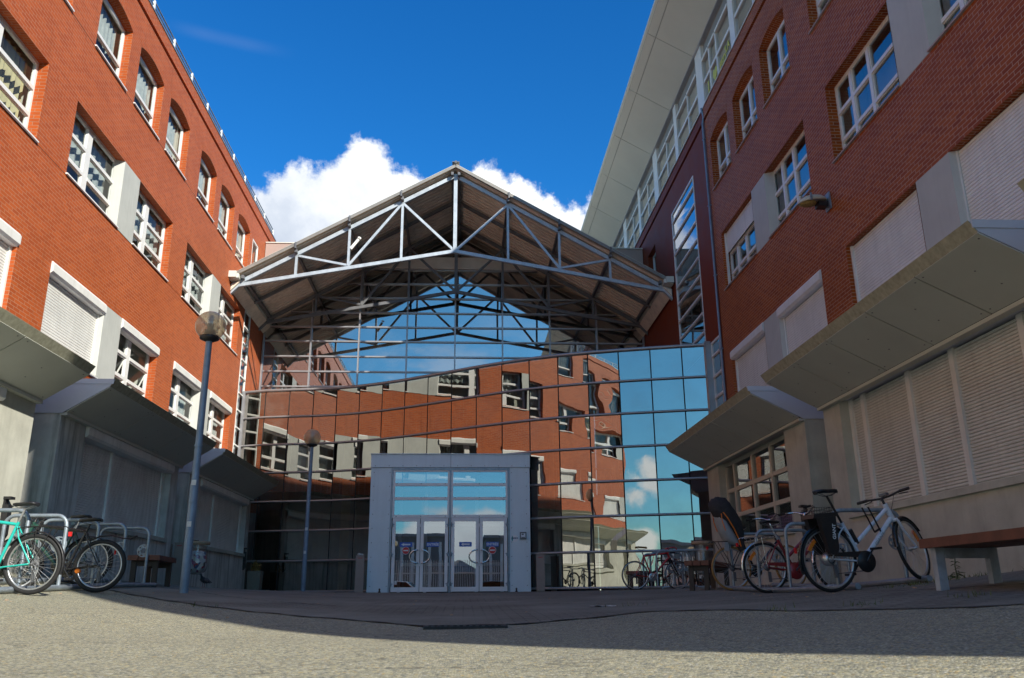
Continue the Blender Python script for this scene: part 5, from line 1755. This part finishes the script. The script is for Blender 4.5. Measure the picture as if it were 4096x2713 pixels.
        for i_, (x, z, w, d) in enumerate(prof):
            rows.append([(.03+x*.8+(d*.92)*math.cos(q)+.020*math.sin(3*q+i_*1.3), (w*.92+.014)*math.sin(q)+.014*math.sin(5*q+2*i_), z+.35*d*math.cos(q)+.008*math.sin(4*q+i_*1.7)) for q in [2*math.pi*b/22 for b in range(22)]])
        c.grid(rows, 0, True, True); c.face(rows[0]); c.face(rows[-1])
        c.build('rain_cover', 'black_cloth', cs_)
        c = MB()
        for y in (-1, 1):
            c.tube([(-.13, y*.172, 1.22), (-.07, y*.19, 1.13), (.03, y*.188, .95), (.09, y*.18, .80), (.13, y*.155, .68)], .010, 6)
            c.tube([(-.16, y*.166, 1.20), (-.155, y*.162, 1.08), (-.11, y*.160, .93)], .008, 6)
        c.build('orange_trim', 'orange_plastic', cs_)
    if spoke_reflector is False and frame == 'black_paint' and flick:
        c = MB(); c.cyl((.26, -.03, .27), (.26, .03, .27), .03, 12); c.build('reflector', 'orange_plastic', r)
    return r


def place_z(x, y):
    return gz(x, y)+0.006


def bike_at(label, x, y, yaw, **kw):
    return make_bike(label, (x, y, place_z(x, y)), yaw, **kw)


PI = math.pi
bike_at('teal framed mountain bike with black luggage rack, cut off by the left edge', -4.86, 10.2, PI-0.06, Rw=0.335, tyre=0.027, frame='teal_paint', fork='teal_paint', rack='black_plastic', fender='black_plastic', saddle_h=1.00, lean=-0.05, steer=0.2)
bike_at('black mountain bike with white flashed saddle and upturned mudguard beside the teal bicycle', -4.70, 11.6, PI+0.03, Rw=0.335, tyre=0.030, frame='black_paint', saddle_h=0.92, lean=0.05, flick=True, reflector=False, steer=0.5, spoke_reflector=False, post='black_plastic')
bike_at('dark green bicycle mostly hidden behind the black mountain bike', -5.35, 12.75, PI+0.02, Rw=0.335, tyre=0.022, frame='green_paint', bar='flat', fender='black_plastic', lean=0.04, steer=-0.3)
bike_at('white electric bicycle with black battery bags and rear hub motor in the right hand rack', 4.04, 9.42, 0.20, Rw=0.352, tyre=0.021, frame='white_paint', style='low', battery=True, motor=True, wb=0.10, fender='black_paint', bar='flat', saddle_h=1.08, lean=0.03, steer=0.5, guard='black_plastic', spoke_reflector=True, fork='white_paint', reflector=True, post='black_plastic', pitch=0.11)
bike_at('red bicycle with chrome mudguards and swept chrome handlebar behind the white bicycle', 4.25, 12.1, 0.16, Rw=0.345, tyre=0.020, frame='dark_red_paint', style='low', bar='city', fender='chrome', rack='chrome', basket='black_plastic', lean=-0.03, steer=0.25, spoke_reflector=True, guard='dark_red_paint', pitch=0.04)
bike_at('black bicycle with tan tyres carrying a child seat under a dark rain cover', 4.31, 13.9, 0.14, Rw=0.345, tyre=0.019, frame='black_paint', tyre_mat='tan_rubber', bar='city', rack='black_plastic', seat=True, basket='purple_wire', lean=0.02, steer=0.3, saddle_h=0.98, pitch=0.03)
bike_at('shiny red racing bicycle with tan saddle in the far rack against the mirror glass', 4.08, 20.75, 0.09, Rw=0.335, tyre=0.014, frame='red_paint', fork='black_paint', bar='drop', saddle='brown_leather', saddle_h=0.98, lean=0.03, reflector=False, steer=0.15)


# ---------------------------------------------------------------- bicycle racks
def make_rack(label, xa, xb, ys, disc_x):
    yc = ys[0]
    r = thing('bicycle_rack', label, 'bicycle rack', ((xa+xb)/2, ys[0], gz(xa, ys[0])), 'galvanised bicycle racks')
    zf = lambda x, y: gz(x, y)
    m = MB()
    for x in (xa, xb):
        n = 8
        m.tube([(x, ys[0]-.5+(ys[-1]-ys[0]+1.0)*k/n, zf(x, ys[0]-.5+(ys[-1]-ys[0]+1.0)*k/n)+.045) for k in range(n+1)], .034, 10)
    m.build('base_rail', 'galvanised', r)
    for y in ys:
        m = MB(); za, zb = zf(xa, y)+.05, zf(xb, y)+.05; zt = max(za, zb)+.80; q = .13
        pts = [(xa, y, za), (xa, y, zt-q)]
        for k in range(1, 7):
            t = math.pi/2*k/6; pts.append((xa+q-q*math.cos(t), y, zt-q+q*math.sin(t)))
        for k in range(0, 7):
            t = math.pi/2*k/6; pts.append((xb-q+q*math.sin(t), y, zt-q+q*math.cos(t)))
        pts.append((xb, y, zb))
        m.tube(pts, .024, 10)
        h = m.build('hoop', 'galvanised', r)
        d = MB(); n = 24
        sx = 1 if disc_x == xa else -1
        cx, cz = disc_x+sx*0.065, zt-.36
        # flat ring with lobes (locking plate)
        inner = []; outer = []
        for k in range(n):
            t = 2*math.pi*k/n; outer.append((.10, t)); inner.append((.042+.010*math.cos(6*t), t))
        P = lambda rr, t, yy: (cx+rr*math.cos(t), yy, cz+rr*math.sin(t))
        for k in range(n):
            a, b = k, (k+1) % n
            # punch round holes by leaving out every fourth middle segment
            for r0, r1, skip in ((None, .062, False), (.062, .083, k % 4 in (0, 1)), (.083, .10, False)):
                if skip: continue
                ra0 = inner[a][0] if r0 is None else r0; rb0 = inner[b][0] if r0 is None else r0
                d.hexa([P(ra0, outer[a][1], y-.004), P(r1, outer[a][1], y-.004), P(r1, outer[b][1], y-.004), P(rb0, outer[b][1], y-.004)],
                       [P(ra0, outer[a][1], y+.004), P(r1, outer[a][1], y+.004), P(r1, outer[b][1], y+.004), P(rb0, outer[b][1], y+.004)])
        d.build('locking_plate', 'galvanised', h)
    return r


make_rack('galvanised hoop rack by the left wall holding the teal and black bicycles', -5.83, -5.06, [7.4, 8.38, 9.36, 10.34, 11.33, 12.32, 13.3, 14.28], -5.06)
make_rack('galvanised hoop rack by the right wall holding the white electric bicycle', 4.32, 5.14, [9.95, 11.45, 12.65, 13.9], 5.14)
make_rack('galvanised hoop rack standing against the mirror glass with the red racing bicycle', 4.54, 5.32, [20.4, 21.1, 21.95], 5.32)


# ---------------------------------------------------------------- benches
def make_bench(label, p, q, width, side, legs, group=None, zt=0.45, planks=3):
    """p: near end corner, q: far end corner of one long edge; width spreads to side (+1/-1 in x)"""
    r = thing('bench', label, 'bench', (p[0], p[1], gz(*p)), 'wooden benches in the courtyard')
    d = (Vector((q[0], q[1], 0))-Vector((p[0], p[1], 0))); ln = d.length; d.normalize(); n = Vector((d.y, -d.x, 0))*side
    def P(a, b, z):
        w = Vector((p[0], p[1], 0))+d*a+n*b
        return (w.x, w.y, z)
    z0 = max(gz(*p), gz(*q))
    m = MB(); pw = width/planks
    for k in range(planks):
        b0, b1 = k*pw+(.006 if k else 0), (k+1)*pw-(.006 if k < planks-1 else 0)
        m.hexa([P(0, b0, z0+zt-.08), P(ln, b0, z0+zt-.08), P(ln, b1, z0+zt-.08), P(0, b1, z0+zt-.08)], [P(0, b0, z0+zt), P(ln, b0, z0+zt), P(ln, b1, z0+zt), P(0, b1, z0+zt)])
    m.build('seat', 'bench_wood', r)
    for a in (0.10, ln-0.20):
        for b in (0.04, width-.12):
            m = MB(); c = P(a, b, 0); zg = gz(c[0], c[1])
            m.hexa([P(a, b, zg-.02), P(a+.07, b, zg-.02), P(a+.07, b+.08, zg-.02), P(a, b+.08, zg-.02)], [P(a, b, z0+zt-.081), P(a+.07, b, z0+zt-.081), P(a+.07, b+.08, z0+zt-.081), P(a, b+.08, z0+zt-.081)])
            m.build('leg', legs, r)
        m = MB()
        m.hexa([P(a+.015, .121, z0+zt-.17), P(a+.075, .121, z0+zt-.17), P(a+.075, width-.121, z0+zt-.17), P(a+.015, width-.121, z0+zt-.17)], [P(a+.015, .121, z0+zt-.085), P(a+.075, .121, z0+zt-.085), P(a+.075, width-.121, z0+zt-.085), P(a+.015, width-.121, z0+zt-.085)])
        m.build('cross_bar', legs, r)
    return r


make_bench('large brown plank bench with pale metal legs cut off by the right edge', (4.08, 7.6), (4.2, 5.1), 0.66, -1, 'bench_leg_pale')
make_bench('brown bench with dark legs beside the rubbish bag near the left lamp post', (-5.50, 14.65), (-5.64, 15.95), 0.5, 1, 'bench_leg_dark')
make_bench('brown bench with dark legs behind the child seat bicycle', (3.82, 15.0), (4.75, 16.7), 0.42, 1, 'bench_leg_dark')
make_bench('brown bench with dark legs behind the red racing bicycle', (4.16, 22.35), (4.8, 23.3), 0.4, 1, 'bench_leg_dark')


# ---------------------------------------------------------------- rubbish bag stands
def make_bag(label, x, y, full):
    r = thing('rubbish_bag_stand', label, 'litter bin', (x, y, gz(x, y)), 'clear rubbish bags on ring stands')
    z = gz(x, y); zr = z+.93
    m = MB()
    m.lathe([(.20, .0), (.25, .0), (.255, .035), (.25, .07), (.20, .07), (.195, .035), (.20, 0)], (x, y, zr), 28)
    ring = m.build('ring', 'ring_tan', r)
    m = MB(); m.hexa([(x-.28, y-.06, zr+.071), (x+.02, y-.20, zr+.071), (x+.04, y-.15, zr+.071), (x-.26, y, zr+.071)], [(x-.28, y-.06, zr+.09), (x+.02, y-.20, zr+.09), (x+.04, y-.15, zr+.09), (x-.26, y, zr+.09)])
    m.build('clip', 'bench_leg_dark', ring)
    m = MB(); px = x+(.27 if x > 0 else -.27)
    m.tube([(px, y+.05, z-.03), (px, y+.05, zr+.04)], .025, 10); m.tube([(px, y+.05, zr+.03), (x, y+.05, zr+.03)], .02, 8)
    m.build('post', 'post_beige', r)
    def bag(prof, rough):
        rows = []
        for i, (rad, h) in enumerate(prof):
            rows.append([(x+(rad*(1+rough*mnoise.noise(Vector((math.cos(t)*2, math.sin(t)*2, h*5+x)))))*math.cos(t), y+(rad*(1+rough*mnoise.noise(Vector((math.cos(t)*2, math.sin(t)*2, h*5+x)))))*math.sin(t), z+h) for t in [2*math.pi*j/32 for j in range(32)]])
        b = MB(); b.grid(rows, 0, True, True); return b
    bag([(.21, .95), (.20, .85), (.21, .7), (.235, .55), (.235, .42), (.19, .32), (.08, .27), (.005, .265)], .12).build('bag', 'bag_film', r, fix=False)
    if full:
        prof = [(.005, .80), (.12, .79), (.17, .74), (.19, .66), (.212, .55), (.212, .43), (.17, .335), (.06, .285), (.005, .28)]
    else:
        prof = [(.005, .50), (.10, .48), (.17, .44), (.17, .38), (.12, .32), (.005, .29)]
    bag(prof, .35).build('contents', 'litter', r, fix=False)
    return r


make_bag('clear rubbish bag full of white and red litter hanging behind the left lamp post', -6.09, 20.4, True)
make_bag('almost empty clear rubbish bag on a tan ring beside the child seat bicycle', 5.36, 19.3, False)


# ---------------------------------------------------------------- posts, planters, ashtrays
def make_post(label, x, y, h=0.98, w=0.23, d=0.12):
    r = thing('ash_post', label, 'ash bin', (x, y, gz(x, y)), 'beige ash bins by the glass front')
    z = gz(x, y)
    m = MB(); m.box(x-w/2, x+w/2, y-d/2, y+d/2, z-.02, z+h); m.box(x-w/2-.008, x+w/2+.008, y-d/2-.008, y+d/2+.008, z+h+.001, z+h+.025)
    b = m.build('body', 'post_beige', r)
    m = MB(); m.box(x-.06, x+.06, y-d/2-.004, y-d/2+.001, z+h-.06, z+h-.045); m.build('slot', 'sign_red', r)
    return r


make_post('slim beige ash bin left of the entrance doors with crumpled paper on top', -2.90, 24.8)
make_post('slim beige ash bin right of the entrance doors', 2.16, 24.6)
make_post('slim beige ash bin standing in the recess behind the left lamp post', -6.84, 21.45)
o = MB(); o.ball((-2.93, 24.8, gz(-2.9, 24.8)+1.035), .06, .04, .03, 8); o.ball((-2.85, 24.82, gz(-2.9, 24.8)+1.03), .04, .04, .022, 8)
q = o.build('paper_litter', 'paper'); tag(q, 'crumpled white paper lying on top of the left ash bin', 'paper litter')


def make_planter(label, x, y, w, h, leaf):
    r = thing('planter', label, 'planter', (x, y, gz(x, y)))
    z = gz(x, y); m = MB()
    m.prism([(x-w*.44, y-w*.44, z-.03), (x+w*.44, y-w*.44, z-.03), (x+w*.44, y+w*.44, z-.03), (x-w*.44, y+w*.44, z-.03)], [(x-w/2, y-w/2, z+h), (x+w/2, y-w/2, z+h), (x+w/2, y+w/2, z+h), (x-w/2, y+w/2, z+h)])
    m.build('pot', 'pebble_concrete', r)
    m = MB(); rnd = random.Random(int(x*100))
    for k in range(150):
        a = rnd.uniform(0, 6.28); rr = rnd.uniform(0, w*.42); hh = rnd.uniform(0, .34)
        c = Vector((x+rr*math.cos(a), y+rr*math.sin(a), z+h+hh*(1-rr/w)))
        u = Vector((rnd.uniform(-1, 1), rnd.uniform(-1, 1), rnd.uniform(-.4, 1))).normalized()*.045; v = u.cross(Vector((rnd.uniform(-1, 1), rnd.uniform(-1, 1), .3))).normalized()*.02
        m.face([c-u, c+v, c+u, c-v])
    m.build('plant', leaf, r, fix=False)


make_planter('pebbled concrete planter with yellowing plant at the far left end of the glass wall', -6.70, 28.75, .42, .60, 'leaf_ochre')
make_planter('pebbled concrete planter in the recess beside the beige ash bin', -7.32, 21.45, .46, .95, 'leaf_green')


def make_ashtray(label, S, y, z, o):
    r = thing('wall_ashtray', label, 'wall ashtray', (S.x(o), y, z), 'black wall ashtrays')
    m = MB(); S.box(m, o, o+.09, y-.06, y+.06, z, z+.44)
    m.prism([S.p(o, y-.06, z-.12), S.p(o+.03, y-.06, z-.12), S.p(o+.09, y-.06, z), S.p(o, y-.06, z)], [S.p(o, y+.06, z-.12), S.p(o+.03, y+.06, z-.12), S.p(o+.09, y+.06, z), S.p(o, y+.06, z)])
    m.build('body', 'black_plastic', r)
    m = MB(); S.box(m, o, o+.11, y-.065, y+.065, z+.52, z+.56); S.box(m, o, o+.03, y-.05, y+.05, z+.44, z+.52); m.build('hood', 'black_plastic', r)


make_ashtray('black wall ashtray at the far end of the left concrete bay', L, 27.95, 1.0, 1.032)
make_ashtray('black wall ashtray on the sunlit concrete pillar behind the teal bicycle', L, 13.35, 0.95, 1.032)
make_ashtray('black wall ashtray on the shaded pillar of the right bay', RR, 15.3, 1.0, 1.002)

# ---------------------------------------------------------------- flood light on the right wall
fl = thing('floodlight', 'oval floodlight with yellowed lens fixed to the right brick wall', 'floodlight', (7.2, 15.1, 7.6))
m = MB()
rows = []
for u, w, zt, zb in ((0.02, .05, .06, .03), (.06, .12, .10, .03), (.16, .17, .15, .03), (.32, .19, .17, .02), (.46, .17, .14, .01), (.56, .10, .07, .0), (.60, .03, .02, .0)):
    rows.append([(7.2-.02-u, 15.0+w*math.cos(t), 7.50+(zt if math.sin(t) > 0 else -zb)*math.sin(t)-(0.10*u)) for t in [2*math.pi*j/16 for j in range(16)]])
m.grid(rows, 0, True, True); m.face(rows[0]); m.face(rows[-1])
hd = m.build('housing', 'cream_frame', fl)
m = MB(); m.ball((7.2-.42, 15.0, 7.452), .17, .145, .055, 16); m.build('lens', 'leaf_ochre', fl)
m = MB(); m.box(7.2-.24, 7.2-.05, 14.90, 15.10, 7.37, 7.47); m.build('ballast_box', 'black_plastic', fl)
m = MB(); m.box(7.2-.035, 7.196, 14.86, 15.08, 7.30, 7.66); m.box(7.2-.44, 7.2-.40, 14.80, 14.82, 7.44, 7.60); m.build('bracket', 'galvanised', fl)


# ---------------------------------------------------------------- pigeon
def make_pigeon(x, y, yaw):
    r = thing('pigeon', 'dark pigeon standing on the ground below the hanging rubbish bag', 'pigeon', (x, y, gz(x, y)+.004), local=True, rot=(0, 0, yaw))
    m = MB(); rows = []
    for cx, cz, w, h in ((-.19, .085, .012, .006), (-.13, .10, .035, .018), (-.08, .12, .055, .045), (-.02, .135, .065, .060), (.04, .155, .058, .058), (.075, .185, .040, .042), (.09, .215, .028, .030), (.10, .24, .027, .028), (.115, .258, .022, .022), (.132, .258, .012, .011), (.150, .250, .005, .004), (.158, .246, .002, .002)):
        rows.append([(cx, w*math.cos(t), cz+h*math.sin(t)) for t in [2*math.pi*j/14 for j in range(14)]])
    m.grid(rows, 0, True, True); m.face(rows[0]); m.face(rows[-1])
    m.build('body', 'pigeon_grey', r)
    m = MB()
    for s in (-1, 1):
        rows = []
        for u, z, hh in ((-.21, .095, .006), (-.12, .125, .028), (-.03, .15, .042), (.04, .155, .030), (.06, .155, .008)):
            rows.append([(u, s*(.060+.008*math.sin(t)) if abs(u) < .1 else s*(.030+.006*math.sin(t)), z+hh*math.cos(t)) for t in [2*math.pi*j/10 for j in range(10)]])
        m.grid(rows, 0, True, True); m.face(rows[0]); m.face(rows[-1])
    m.build('wings', 'dark_steel', r)
    m = MB()
    for s in (-1, 1):
        m.tube([(.01, s*.025, .09), (.0, s*.026, .045), (.01, s*.027, .006)], .005, 6)
        for a in (-.5, 0, .5):
            m.tube([(.01, s*.027, .005), (.01+.035*math.cos(a), s*.027+.035*math.sin(a), .003)], .003, 5)
        m.tube([(.01, s*.027, .005), (-.02, s*.027, .003)], .003, 5)
    m.build('legs', 'pigeon_leg', r)


make_pigeon(-5.43, 18.8, -2.0)

# ---------------------------------------------------------------- weeds, grass, litter
m = MB(); rnd = random.Random(4)
wx, wy = 5.89, 10.2; wz = gz(wx, wy)
wd = thing('weed', 'thin weed growing at the wall foot behind the right bench', 'weed', (wx, wy, wz))
m.tube([(wx, wy, wz), (wx-.01, wy, wz+.15), (wx+.02, wy+.01, wz+.3), (wx-.02, wy, wz+.46)], [.008, .006, .005, .002], 5)
m.build('stem', 'leaf_green', wd)
m = MB()
for k in range(70):
    t = rnd.uniform(.0, 1.0)**1.3; a = rnd.uniform(0, 6.28); z = wz+.46*t; l = (.11 if t < .2 else .065)*rnd.uniform(.6, 1.1)
    c = Vector((wx, wy, z)); d = Vector((math.cos(a), math.sin(a), rnd.uniform(-.5, .35)))*l; s = Vector((-math.sin(a), math.cos(a), 0))*l*.16
    m.face([c, c+d*.5+s+Vector((0, 0, .01)), c+d, c+d*.5-s+Vector((0, 0, .01))])
m.build('leaves', 'leaf_green', wd, fix=False)
m = MB(); rnd = random.Random(11)
spots = [(4.7, 8.9, .5, 90), (5.6, 9.7, .6, 120), (3.2, 6.9, .25, 26), (3.9, 6.6, .3, 30), (2.6, 7.2, .2, 16), (4.6, 6.2, .3, 26), (-3.0, 10.2, .3, 22), (1.9, 10.0, .3, 16), (2.1, 24.4, .2, 20), (1.0, 24.8, .1, 8), (5.9, 11.5, .8, 70), (-6.7, 15.0, .5, 40), (5.8, 8.0, .7, 80)]
for x, y, rr, n in spots:
    for k in range(n):
        px, py = x+rnd.gauss(0, rr*.4), y+rnd.gauss(0, rr*.35)
        px = min(px, 6.17)
        z = gz(px, py)+.004; a = rnd.uniform(0, 6.28); h = rnd.uniform(.02, .07); w = .004
        m.face([(px-w*math.cos(a), py-w*math.sin(a), z), (px+w*math.cos(a), py+w*math.sin(a), z), (px+rnd.uniform(-.03, .03), py+rnd.uniform(-.03, .03), z+h)])
g_ = m.build('grass_tufts', 'grass_green', fix=False); tag(g_, 'small tufts of grass growing in the paving joints', kind='stuff')
m = MB()
for k in range(320):
    px = rnd.choice([rnd.uniform(-6.7, -4.2), rnd.uniform(3.5, 6.1), rnd.uniform(-6, 6)]); py = rnd.uniform(8, 28)
    if px > 2 and py > 22: continue
    z = gz(px, py)+.006; s = rnd.uniform(.006, .022); a = rnd.uniform(0, 3)
    m.hexa([(px+s*math.cos(a+q), py+s*math.sin(a+q), z) for q in (0, 1.5, 3, 4.6)], [(px+s*.7*math.cos(a+q), py+s*.7*math.sin(a+q), z+s*.5) for q in (0, 1.5, 3, 4.6)])
q = m.build('ground_litter', 'ring_tan', fix=False); tag(q, 'scattered crumbs and leaf scraps on the paving', kind='stuff')
m = MB(); px, py = 1.45, 10.0; z = gz(px, py)+.006
for k in range(2):
    rows = []
    for i in range(5):
        rows.append([(px+k*.16+i*.035, py+j*.04, z+.012+.018*mnoise.noise(Vector((i*1.7+k*9, j*1.9, 2)))) for j in range(5)])
    m.grid(rows)
q = m.build('paper_litter', 'paper', fix=False); tag(q, 'crumpled white tissue lying on the paving right of the drain grate', 'paper litter')

# ---------------------------------------------------------------- what stands behind the viewer (seen mirrored in the glass)
fb = thing('picket_fence', 'white picket fence across the open end of the courtyard, mirrored in the glass', 'fence', (0, -21, -0.25))
m = MB()
for k in range(200):
    x = -22+k*0.18
    m.box(x, x+.05, -21.03, -21.0, -.25, 2.9)
m.build('pickets', 'fence_white', fb)
m = MB(); m.box(-22, 14, -21.08, -21.031, .25, .35); m.box(-22, 14, -21.08, -21.031, 1.85, 1.95); m.build('rail', 'fence_white', fb)


def far_building(label, x0, x1, y0, y1, h, strips):
    r = thing('office_building', label, 'building', ((x0+x1)/2, (y0+y1)/2, -.25))
    m = MB(); m.box(x0, x1, y0, y1, -.3, h); m.build('wall', 'far_wall', r)
    m = MB(); m.box(x0-.2, x1+.2, y0-.2, y1+.2, h+.002, h+.3); m.build('roof', 'roof_grey', r)
    m = MB(); n = int((x1-x0)/1.1)
    for k in range(n):
        x = x0+.35+(x1-x0)*k/n
        m.box(x, x+.30, y1+.002, y1+.08, 0, h-.6)
    m.build('window_strip', strips, r)


far_building('low dark office building with pale vertical strips beyond the fence on the left', -16, -2.5, -60, -42, 6.2, 'fence_white')
far_building('low dark office building with pale vertical strips beyond the fence on the right', 3.2, 16, -60, -42, 6.0, 'fence_white')
hh = thing('hip_roofed_hut', 'low hut with a pale hipped roof between the far office buildings', 'building', (0.4, -48, -.25))
m = MB(); m.box(-2.0, 2.7, -52, -44, -.3, 2.4); m.build('wall', 'far_wall', hh)
m = MB(); m.prism([(-2.4, -52.4, 2.42), (3.1, -52.4, 2.42), (3.1, -43.6, 2.42), (-2.4, -43.6, 2.42)], [(0.2, -49, 4.0), (0.5, -49, 4.0), (0.5, -47, 4.0), (0.2, -47, 4.0)]); m.build('roof', 'far_roof', hh)
far_building('low dark flat roofed office building mirrored in the right glass panes', -52, -28, -48, -34, 6.5, 'far_roof')


def make_car(label, x, y, yaw, paint):
    r = thing('parked_car', label, 'car', (x, y, gz(x, y)), 'cars parked behind the fence end', local=True, rot=(0, 0, yaw))
    side = [(-2.0, .35), (-2.05, .62), (-1.98, .92), (-1.55, 1.00), (-1.15, 1.40), (-.4, 1.50), (.45, 1.44), (1.05, 1.02), (1.75, .88), (2.02, .62), (2.0, .33)]
    m = MB(); rows = []
    for y_, k in ((-.86, 0.0), (-.80, 1.0), (-.4, 1.0), (.4, 1.0), (.80, 1.0), (.86, 0.0)):
        rows.append([(px*(1 if k else .985), y_*(1-.16*max(0, (pz-.95)/.55)), pz*(1 if k else .985)) for px, pz in side])
    m.grid(rows, 0, True); m.face(rows[0]); m.face(rows[-1])
    m.build('body', paint, r)
    m = MB()
    for s in (-1, 1):
        pts = [(-1.12, 1.33), (-.42, 1.43), (.42, 1.38), (.86, 1.06), (-1.40, 1.02)]
        m.prism([(px, s*(.868*(1-.16*max(0, (pz-.95)/.55))), pz) for px, pz in pts], [(px, s*(.80*(1-.16*max(0, (pz-.95)/.55))), pz) for px, pz in pts])
    m.face([(.52, -.66, 1.425), (.52, .66, 1.425), (1.02, .74, 1.055), (1.02, -.74, 1.055)]); m.face([(-1.20, -.64, 1.385), (-1.20, .64, 1.385), (-1.56, .72, 1.03), (-1.56, -.72, 1.03)])
    m.build('windows', 'car_glass', r)
    for wx_ in (-1.25, 1.28):
        for s in (-1, 1):
            m = MB(); m.lathe([(.12, -.09), (.29, -.09), (.315, -.06), (.315, .06), (.29, .09), (.12, .09)], (wx_, s*.80, .315), 22, axis='y')
            w = m.build('wheel', 'black_rubber', r)
            m = MB(); m.lathe([(.0, -.095), (.18, -.09), (.19, .09), (.0, .095)], (wx_, s*.80, .315), 18, axis='y'); m.build('rim', 'alloy', w)
    for s in (-1, 1):
        m = MB(); m.ball((1.88, s*.62, .70), .12, .14, .08, 10); m.build('headlight', 'chrome', r)
        m = MB(); m.ball((-1.97, s*.66, .80), .08, .12, .10, 10); m.build('tail_light', 'red_plastic', r)


make_car('silver hatchback parked behind the viewer, mirrored in the left door', -4.6, -17.5, 0.2, 'car_silver')
make_car('dark car parked behind the viewer, mirrored in the right door', 2.4, -18.0, 2.9, 'car_black')

for o in bpy.data.objects:
    if '_local' in o.keys():
        del o['_local']
